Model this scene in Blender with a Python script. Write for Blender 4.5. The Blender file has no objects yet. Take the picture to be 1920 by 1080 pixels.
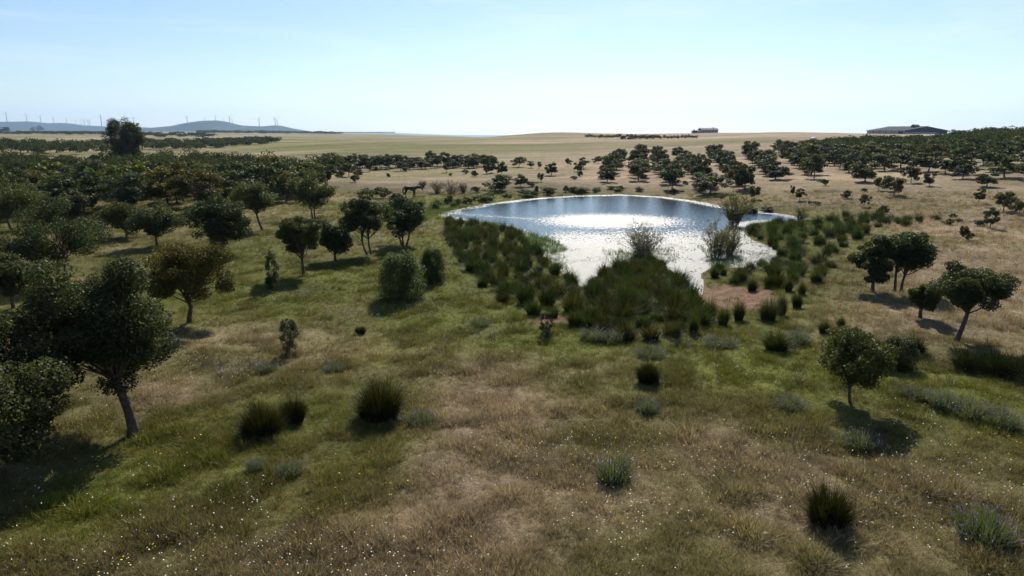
import bpy, bmesh, math, random
import numpy as np
from mathutils import Vector, Matrix

R = math.radians
sc = bpy.context.scene
C = sc.collection
# ------------------------------------------------------------------ camera, sky, sun, exposure
CAM_Z = 9.5
PITCH = R(12.98)
FPX = 1280.0
cam_d = bpy.data.cameras.new('camera')
cam = bpy.data.objects.new('camera', cam_d); C.objects.link(cam)
cam.location = (0, 0, CAM_Z); cam.rotation_euler = (R(90) - PITCH, 0, 0)
cam_d.sensor_width = 36.0; cam_d.lens = 24.0; cam_d.clip_start = 0.1; cam_d.clip_end = 60000
sc.camera = cam

SUN_AZ, SUN_EL = R(8.5), R(39)
w = bpy.data.worlds.new('World'); sc.world = w; w.use_nodes = True
nt = w.node_tree; nt.nodes.clear()
out = nt.nodes.new('ShaderNodeOutputWorld'); bg = nt.nodes.new('ShaderNodeBackground')
sky = nt.nodes.new('ShaderNodeTexSky'); sky.sky_type = 'NISHITA'; sky.sun_disc = False
sky.sun_elevation = SUN_EL; sky.sun_rotation = SUN_AZ
sky.altitude = 200; sky.air_density = 1.0; sky.dust_density = 0.35; sky.ozone_density = 3.5
bg.inputs['Strength'].default_value = 0.071
# thin cirrus streaks, anchored to the sky direction
tc = nt.nodes.new('ShaderNodeTexCoord'); mp = nt.nodes.new('ShaderNodeMapping')
mp.inputs['Scale'].default_value = (1.2, 1.2, 11.0); mp.inputs['Rotation'].default_value = (0, R(3), 0)
nz = nt.nodes.new('ShaderNodeTexNoise'); nz.inputs['Scale'].default_value = 2.6; nz.inputs['Detail'].default_value = 7
nz.inputs['Roughness'].default_value = 0.6; nz.inputs['Distortion'].default_value = 0.6
rp = nt.nodes.new('ShaderNodeValToRGB'); rp.color_ramp.elements[0].position = 0.48; rp.color_ramp.elements[1].position = 0.8
rp.color_ramp.elements[1].color = (0.35, 0.35, 0.35, 1)
mx = nt.nodes.new('ShaderNodeMix'); mx.data_type = 'RGBA'; mx.inputs['B'].default_value = (9.0, 9.3, 9.6, 1)
L = nt.links.new
L(tc.outputs['Generated'], mp.inputs['Vector']); L(mp.outputs['Vector'], nz.inputs['Vector'])
L(nz.outputs['Fac'], rp.inputs['Fac']); L(rp.outputs['Color'], mx.inputs['Factor'])
L(sky.outputs['Color'], mx.inputs['A']); L(mx.outputs['Result'], bg.inputs['Color']); L(bg.outputs['Background'], out.inputs['Surface'])

sun_d = bpy.data.lights.new('sun', 'SUN'); sun_d.energy = 5.0; sun_d.angle = R(0.53); sun_d.color = (1.0, 0.93, 0.82)
sun = bpy.data.objects.new('sun', sun_d); C.objects.link(sun)
SUNV = Vector((math.sin(SUN_AZ) * math.cos(SUN_EL), math.cos(SUN_AZ) * math.cos(SUN_EL), math.sin(SUN_EL)))
sun.rotation_euler = SUNV.to_track_quat('Z', 'Y').to_euler(); sun.location = (0, 0, 300)
sc.view_settings.view_transform = 'Standard'; sc.view_settings.look = 'None'
sc.view_settings.gamma = 1.0; sc.view_settings.exposure = 0.72; sc.view_settings.use_curve_mapping = False
sc.render.engine = 'CYCLES'
cy = sc.cycles
cy.max_bounces = 5; cy.diffuse_bounces = 2; cy.glossy_bounces = 2; cy.transmission_bounces = 3; cy.volume_bounces = 0
cy.transparent_max_bounces = 6; cy.caustics_reflective = False; cy.caustics_refractive = False
cy.sample_clamp_indirect = 4.0

# ------------------------------------------------------------------ noise
def _h(ix, iy, s):
    n = (ix.astype(np.int64) * 374761393 + iy.astype(np.int64) * 668265263 + s * 1442695041) & 0x7fffffff
    n = ((n ^ (n >> 13)) * 1274126177) & 0x7fffffff
    n = n ^ (n >> 16)
    return (n & 0xffff) / 65535.0
def vnoise(x, y, s=0):
    x = np.asarray(x, float); y = np.asarray(y, float)
    ix = np.floor(x); iy = np.floor(y); fx = x - ix; fy = y - iy
    fx = fx * fx * (3 - 2 * fx); fy = fy * fy * (3 - 2 * fy)
    a = _h(ix, iy, s); b = _h(ix + 1, iy, s); c = _h(ix, iy + 1, s); d = _h(ix + 1, iy + 1, s)
    return (a * (1 - fx) + b * fx) * (1 - fy) + (c * (1 - fx) + d * fx) * fy
def fbm(x, y, scale, octv=4, s=0):
    t = 0; amp = 0.5; tot = 0; f = 1.0 / scale
    for k in range(octv):
        t = t + amp * vnoise(x * f + 17.3 * k, y * f - 9.1 * k, s + k); tot += amp; amp *= 0.5; f *= 2.03
    return t / tot
def sstep(a, b, v):
    t = np.clip((v - a) / (b - a), 0, 1); return t * t * (3 - 2 * t)

# ------------------------------------------------------------------ terrain
CT, ST = math.cos(PITCH), math.sin(PITCH)
def ray(px, py):
    u = (px - 960.0) / FPX; v = (py - 540.0) / FPX
    return np.array([u, CT - v * ST, -ST - v * CT])
def flat(px, py, z=0.0):
    d = ray(px, py); t = (z - CAM_Z) / d[2]; return (d[0] * t, d[1] * t)
POND_PX = [(818,405),(845,395),(890,386),(940,379),(1000,372),(1080,367),(1160,365),(1240,369),(1310,378),(1360,388),
           (1420,396),(1480,404),(1524,412),(1500,416),(1440,415),(1402,421),(1392,436),(1408,450),(1440,462),(1468,480),
           (1442,497),(1395,503),(1338,498),(1313,514),(1320,538),(1314,553),(1290,541),(1266,512),(1240,492),(1200,488),
           (1150,498),(1112,520),(1098,538),(1072,531),(1056,510),(1030,486),(1005,470),(985,455),(975,438),(930,424),(870,414)]
POND = np.array([flat(*p) for p in POND_PX])
def sdf(x, y):
    x = np.asarray(x, float); y = np.asarray(y, float)
    shp = x.shape; x = x.ravel(); y = y.ravel()
    res = np.full(x.shape, 40.0)
    lo = POND.min(0) - 40; hi = POND.max(0) + 40
    m = (x > lo[0]) & (x < hi[0]) & (y > lo[1]) & (y < hi[1])
    if m.any():
        X = x[m]; Y = y[m]; best = np.full(X.shape, 1e9); ins = np.zeros(X.shape, bool)
        n = len(POND)
        for i in range(n):
            ax, ay = POND[i]; bx, by = POND[(i + 1) % n]
            ex, ey = bx - ax, by - ay
            t = np.clip(((X - ax) * ex + (Y - ay) * ey) / (ex * ex + ey * ey), 0, 1)
            d = (X - ax - t * ex) ** 2 + (Y - ay - t * ey) ** 2
            best = np.minimum(best, d)
            c = ((ay > Y) != (by > Y)) & (X < ex * (Y - ay) / (ey if abs(ey) > 1e-9 else 1e-9) + ax)
            ins ^= c
        s = np.sqrt(best); s[ins] *= -1
        res[m] = np.minimum(s, 40)
    return res.reshape(shp)
AZP = np.array([-900, 0, 400, 700, 850, 1040, 1200, 1350, 1500, 1700, 1920, 2600], float)
AZ = np.arctan((AZP - 960) / FPX / 1.026)
RD = np.array([1, 20, 40, 70, 100, 130, 170, 220, 280, 340, 430, 600, 900, 1500, 3000, 6000, 16000], float)
ZT = np.array([
 [.9,.9,.9,.8,.6,.5,.3,.0,-.5,-.3,.2,1.6,1.0,3.4,3.5,3.0,3.0],
 [.9,.9,.9,.8,.6,.5,.3,.0,-.5,-.3,.2,1.6,1.0,3.4,3.5,3.0,3.0],
 [.8,.8,.8,.7,.6,.5,.4,.5,.6,.6,.0,.8,1.0,3.0,3.0,2.0,2.0],
 [.7,.7,.7,.6,.6,.8,.9,1.7,3.8,4.9,3.5,1.0,0.5,1.5,-4,-10,-20],
 [.7,.7,.7,.6,.6,1.0,1.3,2.0,4.0,5.1,4.0,2.0,2.0,-1,-20,-60,-90],
 [.7,.7,.7,.6,.6,1.1,1.7,2.6,3.6,4.6,6.9,4.0,-2,-15,-40,-70,-90],
 [.7,.7,.7,.6,.6,1.2,2.1,3.1,4.3,5.2,6.4,7.2,2,-15,-40,-70,-90],
 [.7,.7,.7,.6,.7,1.5,2.6,3.8,5.0,6.0,7.2,8.0,3,-15,-40,-70,-90],
 [.8,.8,.8,.7,.9,1.8,3.0,4.2,5.4,6.4,7.4,8.0,3,-15,-40,-70,-90],
 [.8,.8,.8,.8,1.2,2.2,3.3,4.2,5.0,5.8,6.5,7.0,3,-15,-40,-70,-90],
 [.8,.8,.8,.9,1.6,3.0,4.5,5.7,6.7,7.4,7.8,7.0,3,-15,-40,-70,-90],
 [.8,.8,.8,.9,1.6,3.0,4.5,5.7,6.7,7.4,7.8,7.0,3,-15,-40,-70,-90]])
NA, NR = 260, 420
AG = np.linspace(AZ[0], AZ[-1], NA); LG = np.linspace(0, math.log(16000), NR)
_t = np.stack([np.interp(LG, np.log(RD), ZT[i]) for i in range(len(AZP))])
TAB = np.stack([np.interp(AG, AZ, _t[:, j]) for j in range(NR)], 1)
def blur(a, n, ax):
    k = np.hanning(2 * n + 3)[1:-1]; k /= k.sum()
    p = [(0, 0), (0, 0)]; p[ax] = (n, n)
    b = np.pad(a, p, mode='edge')
    return np.apply_along_axis(lambda v: np.convolve(v, k, 'valid'), ax, b)
TAB = blur(blur(TAB, 7, 0), 5, 1)
def terrain(x, y):
    x = np.asarray(x, float); y = np.asarray(y, float)
    r = np.sqrt(x * x + y * y) + 1e-6; a = np.clip(np.arctan2(x, y), AZ[0], AZ[-1])
    fa = (a - AG[0]) / (AG[1] - AG[0]); fr = np.clip(np.log(np.maximum(r, 1)) / (LG[1] - LG[0]), 0, NR - 1.001)
    ia = np.clip(fa.astype(int), 0, NA - 2); ir = np.clip(fr.astype(int), 0, NR - 2); fa = fa - ia; fr = fr - ir
    b = (TAB[ia, ir] * (1 - fa) + TAB[ia + 1, ir] * fa) * (1 - fr) + (TAB[ia, ir + 1] * (1 - fa) + TAB[ia + 1, ir + 1] * fa) * fr
    b = b + (fbm(x, y, 26, 2, 5) - .5) * .5 * sstep(6, 30, r) + (fbm(x, y, 95, 2, 9) - .5) * 2.6 * sstep(150, 330, r) * (1 - sstep(700, 1500, r)) + 1.5 * np.exp(-(((x - 28) / 38) ** 2 + ((y - 480) / 60) ** 2))
    near = 1 - sstep(60, 120, r)
    b = b + (fbm(x, y, 2.2, 3, 11) - .5) * .24 * near
    s = sdf(x, y)
    wgt = sstep(0, 13, s)
    shore = .02 + .05 * np.maximum(s, 0) + (fbm(x, y, 2.2, 3, 11) - .5) * .05 * sstep(.2, 2, s)
    land = b * wgt + shore * (1 - wgt)
    bed = np.maximum(-1.4, s * .18) - .03
    return np.where(s > 0, land, bed)
def zt(x, y): return float(terrain(np.array([x]), np.array([y]))[0])
TS = np.geomspace(9, 15000, 500)
def gp(px, py):
    d = ray(px, py); P = d[None] * TS[:, None]; P[:, 2] += CAM_Z
    below = np.maximum(terrain(P[:, 0], P[:, 1]), 0) > P[:, 2]
    i = int(np.argmax(below)) if below.any() else len(TS) - 1
    t0, t1 = TS[max(i - 1, 0)], TS[i]
    ts = np.linspace(t0, t1, 40); P = d[None] * ts[:, None]; P[:, 2] += CAM_Z
    b = np.maximum(terrain(P[:, 0], P[:, 1]), 0) > P[:, 2]
    j = int(np.argmax(b)) if b.any() else 39
    return P[j, 0], P[j, 1]
def inpoly(x, y, poly):
    ins = np.zeros(x.shape, bool); n = len(poly)
    for i in range(n):
        ax, ay = poly[i]; bx, by = poly[(i + 1) % n]
        ins ^= ((ay > y) != (by > y)) & (x < (bx - ax) * (y - ay) / ((by - ay) if abs(by - ay) > 1e-9 else 1e-9) + ax)
    return ins
def wpoly(pts): return [gp(*p) for p in pts]

# ------------------------------------------------------------------ colour fields of the meadow (what grows where)
BLOBS = []   # x, y, rx, ry, green, dry
def blob(px, py, rx, ry, g, d=0.0):
    cx, cy_ = gp(px, py); x1, _ = gp(px + rx, py); _, y0 = gp(px, py + ry); _, y1 = gp(px, py - ry)
    BLOBS.append((cx, cy_, abs(x1 - cx), abs(y1 - y0) / 2, g, d))
for b in [(330,860,230,110,.6,-.4),(120,960,160,70,.5,-.3),(700,830,110,70,.45,-.3),(560,700,120,40,.2,0),(480,480,200,60,.3,-.2),
          (1750,730,240,60,.75,-.5),(1420,690,160,50,.5,-.4),(900,560,140,50,.6,-.5),(820,480,60,60,.7,-.6),(1200,620,260,40,.7,-.5),
          (1650,450,120,30,.5,-.4),(1480,560,120,40,.45,-.3),(960,520,140,80,.6,-.5),(560,560,160,50,.35,-.2),(640,520,110,40,.4,-.2),
          (900,800,120,170,-.3,.55),(830,1000,190,90,-.3,.5),(1000,900,220,90,-.25,.35),(1330,820,120,80,-.25,.4),(320,740,90,30,-.5,.8),
          (1000,690,170,40,-.1,.3),(1800,520,160,70,-.5,.6),(1620,570,110,40,-.3,.25),(640,630,150,50,0,.2),(1700,960,260,110,-.1,.15),
          (400,640,120,30,-.1,.4),(60,690,120,50,.3,0),(250,560,200,60,.3,0),(620,272,150,5,.4,-.3),(770,277,190,9,.55,-.4),(1000,280,190,5,.35,-.3),(1150,271,260,4,.45,-.4),(1380,263,200,4,.4,-.3),(450,293,170,4,-.3,.5),(560,262,110,2,.6,-.4),(950,266,120,3,-.3,.5),(1250,290,300,8,.2,-.1),(1100,340,300,12,-.3,.4),(760,345,100,10,-.3,.5),(1760,425,220,35,-.5,.45),(1880,480,120,40,-.4,.3)]: blob(*b)
MUD = [(*gp(1365,555), 3.2, 3.4), (*gp(1390,575), 2.5, 2.0), (*gp(1420,405), 5, 4), (*gp(1330,380), 8, 2.2), (*gp(1030,600), 1.2, 1.0)]
def fields(x, y):
    r = np.hypot(x, y); a = np.arctan2(x, y)
    g = .31 + .2 * sstep(25, 45, r) * (1 - sstep(-.10, .12, a)) + .1 * (1 - sstep(25, 40, r))
    g = g - .34 * sstep(62, 95, r) * sstep(-.02, .12, a) - .3 * sstep(90, 130, r)
    d = .47 - .05 * sstep(25, 45, r) + .2 * sstep(110, 200, r) + .25 * sstep(62, 95, r) * sstep(.05, .2, a)
    for (bx, by, rx, ry, bg_, bd) in BLOBS:
        k = np.exp(-(((x - bx) / rx) ** 2 + ((y - by) / ry) ** 2)); g = g + bg_ * k; d = d + bd * k
    s = sdf(x, y)
    wet = 1 - sstep(1, 11, s); g = g + .5 * wet * (1 - sstep(95, 112, y)); d = d - .5 * wet
    n1 = fbm(x, y, 7.0, 4, 31); n2 = fbm(x, y, 2.6, 3, 47); n3 = fbm(x, y, 60.0, 4, 71)
    far = sstep(110, 260, r)
    g = g + (n1 - .5) * .9 * (1 - far) + (n2 - .5) * .7 * (1 - far) + (n3 - .42) * 1.9 * far
    d = d + (fbm(x, y, 5.0, 4, 91) - .5) * 1.5 * (1 - far) + (fbm(x, y, 90, 3, 5) - .5) * 1.2 * far
    m = np.zeros_like(x)
    for (bx, by, rx, ry) in MUD: m = np.maximum(m, np.exp(-(((x - bx) / rx) ** 2 + ((y - by) / ry) ** 2)))
    m = sstep(.3, .7, m + (n2 - .5) * .5); m = np.maximum(m, 1 - sstep(-.2, .35, s))
    return np.clip(g, 0, 1), np.clip(d, 0, 1), np.clip(m, 0, 1)

# ------------------------------------------------------------------ material helpers
def nmat(name):
    m = bpy.data.materials.new(name); m.use_nodes = True; t = m.node_tree; t.nodes.clear()
    o = t.nodes.new('ShaderNodeOutputMaterial'); return m, t, o
def N(t, ty, **kw):
    n = t.nodes.new(ty)
    for k, v in kw.items(): setattr(n, k, v)
    return n
def mixc(t, fac, a, b, bt='MIX'):
    n = N(t, 'ShaderNodeMix', data_type='RGBA', blend_type=bt)
    for key, v in (('Factor', fac), ('A', a), ('B', b)):
        if hasattr(v, 'is_linked') or hasattr(v, 'links'): t.links.new(v, n.inputs[key])
        elif key == 'Factor': n.inputs[key].default_value = v
        else: n.inputs[key].default_value = (*v[:3], 1)
    return n.outputs['Result']
def noise(t, scale, detail=4, rough=.55, vec=None, dist=0.0):
    n = N(t, 'ShaderNodeTexNoise'); n.inputs['Scale'].default_value = scale; n.inputs['Detail'].default_value = detail
    n.inputs['Roughness'].default_value = rough; n.inputs['Distortion'].default_value = dist
    if vec is not None: t.links.new(vec, n.inputs['Vector'])
    return n.outputs['Fac']
def ramp(t, fac, stops):
    n = N(t, 'ShaderNodeValToRGB'); e = n.color_ramp.elements
    e[0].position, e[0].color = stops[0][0], (*stops[0][1], 1); e[1].position, e[1].color = stops[-1][0], (*stops[-1][1], 1)
    for p, c in stops[1:-1]:
        k = e.new(p); k.color = (*c, 1)
    t.links.new(fac, n.inputs['Fac']); return n.outputs['Color']
def leaf_mat(name, dark, light, trans=.32, tcol=None, gloss=.25, rough=.5, use_obj=True):
    m, t, o = nmat(name)
    at = N(t, 'ShaderNodeAttribute', attribute_name='tint')
    c = ramp(t, at.outputs['Fac'], [(0, dark), (.55, tuple((a + b) / 2 for a, b in zip(dark, light))), (1, light)])
    if use_obj:
        oi = N(t, 'ShaderNodeObjectInfo'); c = mixc(t, 1.0, c, oi.outputs['Color'], 'MULTIPLY')
    p = N(t, 'ShaderNodeBsdfPrincipled'); p.inputs['Roughness'].default_value = rough; p.inputs['Specular IOR Level'].default_value = gloss
    t.links.new(c, p.inputs['Base Color'])
    tr = N(t, 'ShaderNodeBsdfTranslucent')
    c2 = mixc(t, 1.0, c, tcol or (1.5, 1.6, .7), 'MULTIPLY'); t.links.new(c2, tr.inputs['Color'])
    ms = N(t, 'ShaderNodeMixShader'); ms.inputs[0].default_value = trans
    t.links.new(p.outputs[0], ms.inputs[1]); t.links.new(tr.outputs[0], ms.inputs[2]); t.links.new(ms.outputs[0], o.inputs['Surface'])
    return m
def plain(name, col, rough=.8, spec=.3, nscale=None, var=.25, bump=0.0, metal=0.0):
    m, t, o = nmat(name); p = N(t, 'ShaderNodeBsdfPrincipled')
    p.inputs['Roughness'].default_value = rough; p.inputs['Specular IOR Level'].default_value = spec; p.inputs['Metallic'].default_value = metal
    if nscale:
        tcn = N(t, 'ShaderNodeTexCoord'); f = noise(t, nscale, 6, .6, tcn.outputs['Object'])
        c = ramp(t, f, [(.3, tuple(v * (1 - var) for v in col)), (.7, tuple(min(1, v * (1 + var)) for v in col))])
        t.links.new(c, p.inputs['Base Color'])
        if bump:
            b = N(t, 'ShaderNodeBump'); b.inputs['Strength'].default_value = bump; b.inputs['Distance'].default_value = .03
            t.links.new(f, b.inputs['Height']); t.links.new(b.outputs[0], p.inputs['Normal'])
    else: p.inputs['Base Color'].default_value = (*col, 1)
    t.links.new(p.outputs[0], o.inputs['Surface']); return m

M = {}
M['oak'] = leaf_mat('oak_leaf', (.021, .027, .011), (.078, .090, .034), trans=.30, gloss=.14, rough=.6)
M['willow'] = leaf_mat('willow_leaf', (.05, .055, .02), (.15, .14, .055), trans=.35, gloss=.2)
M['rush'] = leaf_mat('rush_blade', (.016, .024, .009), (.075, .086, .028), trans=.25, gloss=.12, rough=.6)
M['deadblade'] = leaf_mat('dead_blade', (.20, .17, .12), (.42, .36, .27), trans=.2, gloss=.2, tcol=(1.1, 1, .8))
M['lavleaf'] = leaf_mat('lavender_leaf', (.055, .075, .04), (.16, .17, .10), trans=.25, gloss=.15)
M['lavflower'] = leaf_mat('lavender_flower', (.10, .09, .14), (.24, .21, .30), trans=.3, gloss=.1, tcol=(1.1, 1, 1.2))
M['reed'] = leaf_mat('reed_blade', (.03, .055, .015), (.09, .13, .04), trans=.35, gloss=.25)
M['bark'] = plain('oak_bark', (.085, .065, .05), .95, .1, 9.0, .5, .9)
M['twig'] = plain('grey_twig', (.13, .10, .085), .9, .1, 12.0, .4, .4)
M['wood_far'] = leaf_mat('far_wood_leaf', (.022, .030, .014), (.075, .085, .036), trans=.25, gloss=.04, rough=.8)

# ------------------------------------------------------------------ mesh helpers
def mesh_np(name, verts, faces, mat, tint=None, smooth=False, mat_idx=None):
    """faces: list of int arrays (n,k)"""
    me = bpy.data.meshes.new(name)
    verts = np.asarray(verts, np.float32)
    faces = [np.asarray(f, np.int32) for f in faces if len(f)]
    me.vertices.add(len(verts)); me.vertices.foreach_set('co', verts.ravel())
    loops = np.concatenate([f.ravel() for f in faces]); sizes = np.concatenate([np.full(len(f), f.shape[1], np.int32) for f in faces])
    starts = np.concatenate([[0], np.cumsum(sizes)[:-1]]).astype(np.int32)
    me.loops.add(len(loops)); me.loops.foreach_set('vertex_index', loops)
    me.polygons.add(len(sizes)); me.polygons.foreach_set('loop_start', starts)
    for m in (mat if isinstance(mat, (list, tuple)) else [mat]): me.materials.append(m)
    if mat_idx is not None: me.polygons.foreach_set('material_index', np.asarray(mat_idx, np.int32))
    me.polygons.foreach_set('use_smooth', np.full(len(sizes), smooth, bool))
    me.update(calc_edges=True)
    if tint is not None:
        a = me.attributes.new('tint', 'FLOAT', 'FACE'); a.data.foreach_set('value', np.asarray(tint, np.float32))
    return me
def ob(name, me, parent=None, loc=None):
    o = bpy.data.objects.new(name, me); C.objects.link(o)
    if parent is not None: o.parent = parent
    if loc is not None: o.location = loc
    return o
def empty(name, loc=(0, 0, 0), rz=0.0):
    o = bpy.data.objects.new(name, None); C.objects.link(o); o.location = loc; o.rotation_euler = (0, 0, rz); o.empty_display_size = .2
    return o
def tag(o, label=None, cat=None, group=None, kind=None):
    if label: o['label'] = label
    if cat: o['category'] = cat
    if group: o['group'] = group
    if kind: o['kind'] = kind
    return o
def norm(v): return v / (np.linalg.norm(v, axis=-1, keepdims=True) + 1e-9)
def leaf_quads(rng, P, Nv, Ls, Ws):
    n = len(P); t = norm(np.cross(Nv, rng.normal(size=(n, 3)))); b = np.cross(Nv, t)
    Ls = np.broadcast_to(Ls, (n,))[:, None]; Ws = np.broadcast_to(Ws, (n,))[:, None]
    V = np.stack([P - t * Ls / 2, P + b * Ws / 2 + t * Ls * .05, P + t * Ls / 2, P - b * Ws / 2 + t * Ls * .05], 1).reshape(-1, 3)
    return V, np.arange(4 * n).reshape(n, 4)
def tube(path, rad, sides=7):
    path = np.asarray(path, float); K = len(path); rad = np.broadcast_to(rad, (K,))
    tg = norm(np.gradient(path, axis=0)); ref = np.array([.31, .95, .05])
    n1 = norm(np.cross(tg, ref)); n2 = np.cross(tg, n1)
    an = np.linspace(0, 2 * np.pi, sides, endpoint=False)
    V = path[:, None] + rad[:, None, None] * (np.cos(an)[None, :, None] * n1[:, None] + np.sin(an)[None, :, None] * n2[:, None])
    i = np.arange(K - 1)[:, None] * sides; j = np.arange(sides)[None]; j2 = (j + 1) % sides
    F = np.stack([i + j, i + j2, i + sides + j2, i + sides + j], -1).reshape(-1, 4)
    return V.reshape(-1, 3), F
class Acc:
    def __init__(s): s.V = []; s.F = []; s.T = []; s.n = 0
    def add(s, V, F, t=None):
        s.V.append(V); s.F.append(np.asarray(F) + s.n); s.n += len(V)
        if t is not None: s.T.append(np.broadcast_to(t, (len(F),)))
    def mesh(s, name, mat, smooth=False):
        V = np.concatenate(s.V); by = {}
        T = np.concatenate(s.T) if s.T else None
        if T is not None and len({f.shape[1] for f in s.F}) > 1: raise ValueError
        for f in s.F: by.setdefault(f.shape[1], []).append(f)
        return mesh_np(name, V, [np.concatenate(f) for f in by.values()], mat, T, smooth)
def bend(a, b, rng, k=5, wob=.08, lift=0.0):
    a = np.asarray(a, float); b = np.asarray(b, float); t = np.linspace(0, 1, k)[:, None]; d = np.linalg.norm(b - a)
    p = a + (b - a) * t; s = np.sin(np.pi * t)
    p = p + s * rng.normal(size=3) * wob * d + s * np.array([0, 0, lift * d])
    return p

# ------------------------------------------------------------------ trees
def crown_tree(seed, H, W, th, nclump, nleaf, leaf, lean=(0, 0), trunk_r=.12, kind='oak', bark_sides=7, nbr=None, path=None, rc=(.15, .35), multi=1):
    """returns (trunk mesh, crown mesh) in local coordinates, base at z=0"""
    rng = np.random.default_rng(seed); a = W / 2; c = (H - th) / 2
    ctr = np.array([lean[0], lean[1], th + c])
    cl = []; lob = rng.uniform(0, 6.28, 4)
    for k in range(nclump):
        d = norm(rng.normal(size=3)); az = math.atan2(d[1], d[0])
        lobe = 1 + .2 * math.sin(2 * az + lob[0]) + .13 * math.sin(3 * az + lob[1]) + .1 * math.sin(5 * az + lob[2] + 2 * d[2])
        rad = rng.uniform(.2, 1.0) ** .5 * .86 * lobe
        if kind == 'column':
            h = rng.uniform(-1, 1); ww = (.95 - .45 * max(0, h) ** 1.5 - .15 * max(0, -h)) * rng.uniform(.3, 1) ** .5
            p = np.array([math.cos(az) * a * ww * .8, math.sin(az) * a * ww * .8, h * c * .93])
        else:
            p = d * rad * np.array([a, a, c])
            if p[2] < 0: p[2] *= .95
            else: p[:2] *= 1 - .12 * (p[2] / c)
        r = a * rng.uniform(*rc); p[2] = max(p[2], -c + r * .25)
        cl.append((ctr + p, r, rng.uniform(-.22, .22)))
    A = Acc(); wts = np.array([q[1] ** 2 for q in cl]); wts /= wts.sum(); cnt = rng.multinomial(nleaf, wts)
    for (p, r, tv), n in zip(cl, cnt):
        if n == 0: continue
        d = norm(rng.normal(size=(n, 3))); u = rng.random(n)
        rr = r * (.25 + .75 * u ** .45) * np.where(rng.random(n) < .10, rng.uniform(1.05, 1.4, n), 1.0)
        sq = np.array([1, 1, .72]) if kind != 'column' else np.array([1, 1, 1.1])
        P = p + d * rr[:, None] * sq
        Nv = norm(d * .55 + rng.normal(size=(n, 3)) * .75 + np.array([0, 0, .25]))
        s = leaf * rng.uniform(.65, 1.35, n)
        V, F = leaf_quads(rng, P, Nv, s, s * rng.uniform(.5, .8, n))
        A.add(V, F, np.clip(.45 + tv + rng.normal(size=n) * .2, 0, 1))
    crown = A.mesh('crown', M['oak'])
    B = Acc()
    for mstem in range(multi):
        off = np.array([0, 0, 0]) if multi == 1 else np.array([math.cos(mstem * 2.4) * .16, math.sin(mstem * 2.4) * .16, 0])
        if path is None:
            top = np.array([lean[0] * .7, lean[1] * .7, th + c * .75]) + off * 3
            tp = bend(off + np.array([0, 0, -.15]), top, rng, 9, .05)
        else: tp = np.array(path, float)
        K = len(tp); tt = np.linspace(0, 1, K); rads = trunk_r * (1 - .62 * tt) * (1 + .5 * np.exp(-tt * 14)) / (1 if multi == 1 else 1.3)
        V, F = tube(tp, rads, bark_sides); B.add(V, F)
        for (p, r, _) in cl[mstem::multi][:nbr]:
            f = rng.uniform(.5, 1.0); i0 = int(f * (K - 1)); s = tp[i0]
            if p[2] < s[2] - .3: s = tp[max(int(K * .45), 1)]
            pp = bend(s, p, rng, 5, .1, .06); L_ = np.linalg.norm(p - s)
            V, F = tube(pp, np.linspace(trunk_r * .32, trunk_r * .07, 5), 5); B.add(V, F)
    trunk = B.mesh('trunk', M['bark'], True)
    return trunk, crown
class Var:
    def __init__(s, H, W, tm): s.H, s.W = H, W; s.trunk, s.crown = tm
def V_(H, W, *a, **k): return Var(H, W, crown_tree(a[0], H, W, *a[1:], **k))
NEAR = [V_(5.0, 4.6, 11, 1.2, 46, 26000, .10)]
MID = [V_(5.0, 4.8, 21, .9, 40, 11000, .15), V_(5.0, 4.4, 22, 1.1, 34, 9500, .15, lean=(.4, 0)), V_(5.0, 5.4, 23, 1.0, 44, 10500, .15),
       V_(5.0, 4.6, 24, .6, 36, 9000, .15, multi=2), V_(5.0, 4.0, 25, 1.2, 26, 6500, .15, rc=(.2, .32)), V_(5.0, 5.0, 26, .4, 40, 11000, .15)]
FAR = [V_(5.0, 4.8, 31, .8, 26, 3600, .27, nbr=7, bark_sides=5), V_(5.0, 4.6, 32, .5, 24, 3400, .27, nbr=7, bark_sides=5),
       V_(5.0, 5.2, 33, 1.0, 28, 3800, .27, nbr=7, bark_sides=5), V_(5.0, 4.4, 34, .25, 24, 3400, .27, nbr=6, bark_sides=5),
       V_(5.0, 4.6, 35, .9, 20, 2600, .27, nbr=7, bark_sides=5)]
BUSH = [V_(2.2, 2.4, 41, .0, 80, 16000, .07, trunk_r=.05, rc=(.16, .3), kind='column'), V_(2.2, 2.4, 42, .02, 22, 2600, .17, trunk_r=.05, nbr=6, bark_sides=5, rc=(.24, .42)),
        V_(2.2, 2.2, 43, .04, 18, 2000, .18, trunk_r=.05, nbr=6, bark_sides=5, rc=(.24, .42)), V_(3.0, 2.0, 44, .25, 16, 1500, .17, trunk_r=.05, rc=(.2, .34), bark_sides=5)]
rnd = random.Random(7)
PLANTED = []
TINTS = {'dark': (.75, .85, .8), 'mid': (1, 1, 1), 'light': (1.35, 1.4, 1.05), 'bronze': (1.75, 1.25, .7), 'grey': (1.2, 1.15, 1.2), 'olive': (1.3, 1.2, .8)}
def rtint(rng_=rnd):
    b = rng_.uniform(.65, 1.4); y = rng_.uniform(-.12, .3)
    return (b * (1 + y), b, b * (1 - y * .7))
def put_tree(var, x, y, Wm, Hm, name, label, cat, group=None, tint=None, rz=None, z=None, sink=.04):
    z = zt(x, y) if z is None else z
    e = empty(name, (x, y, z - sink), rnd.uniform(0, 6.28) if rz is None else rz)
    e.scale = (Wm / var.W, Wm / var.W, Hm / var.H)
    ob('trunk', var.trunk, e); c = ob('crown', var.crown, e); t = tint or rtint(); c.color = (*t, 1)
    tag(e, label, cat, group); PLANTED.append((x, y, Wm)); return e
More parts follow.
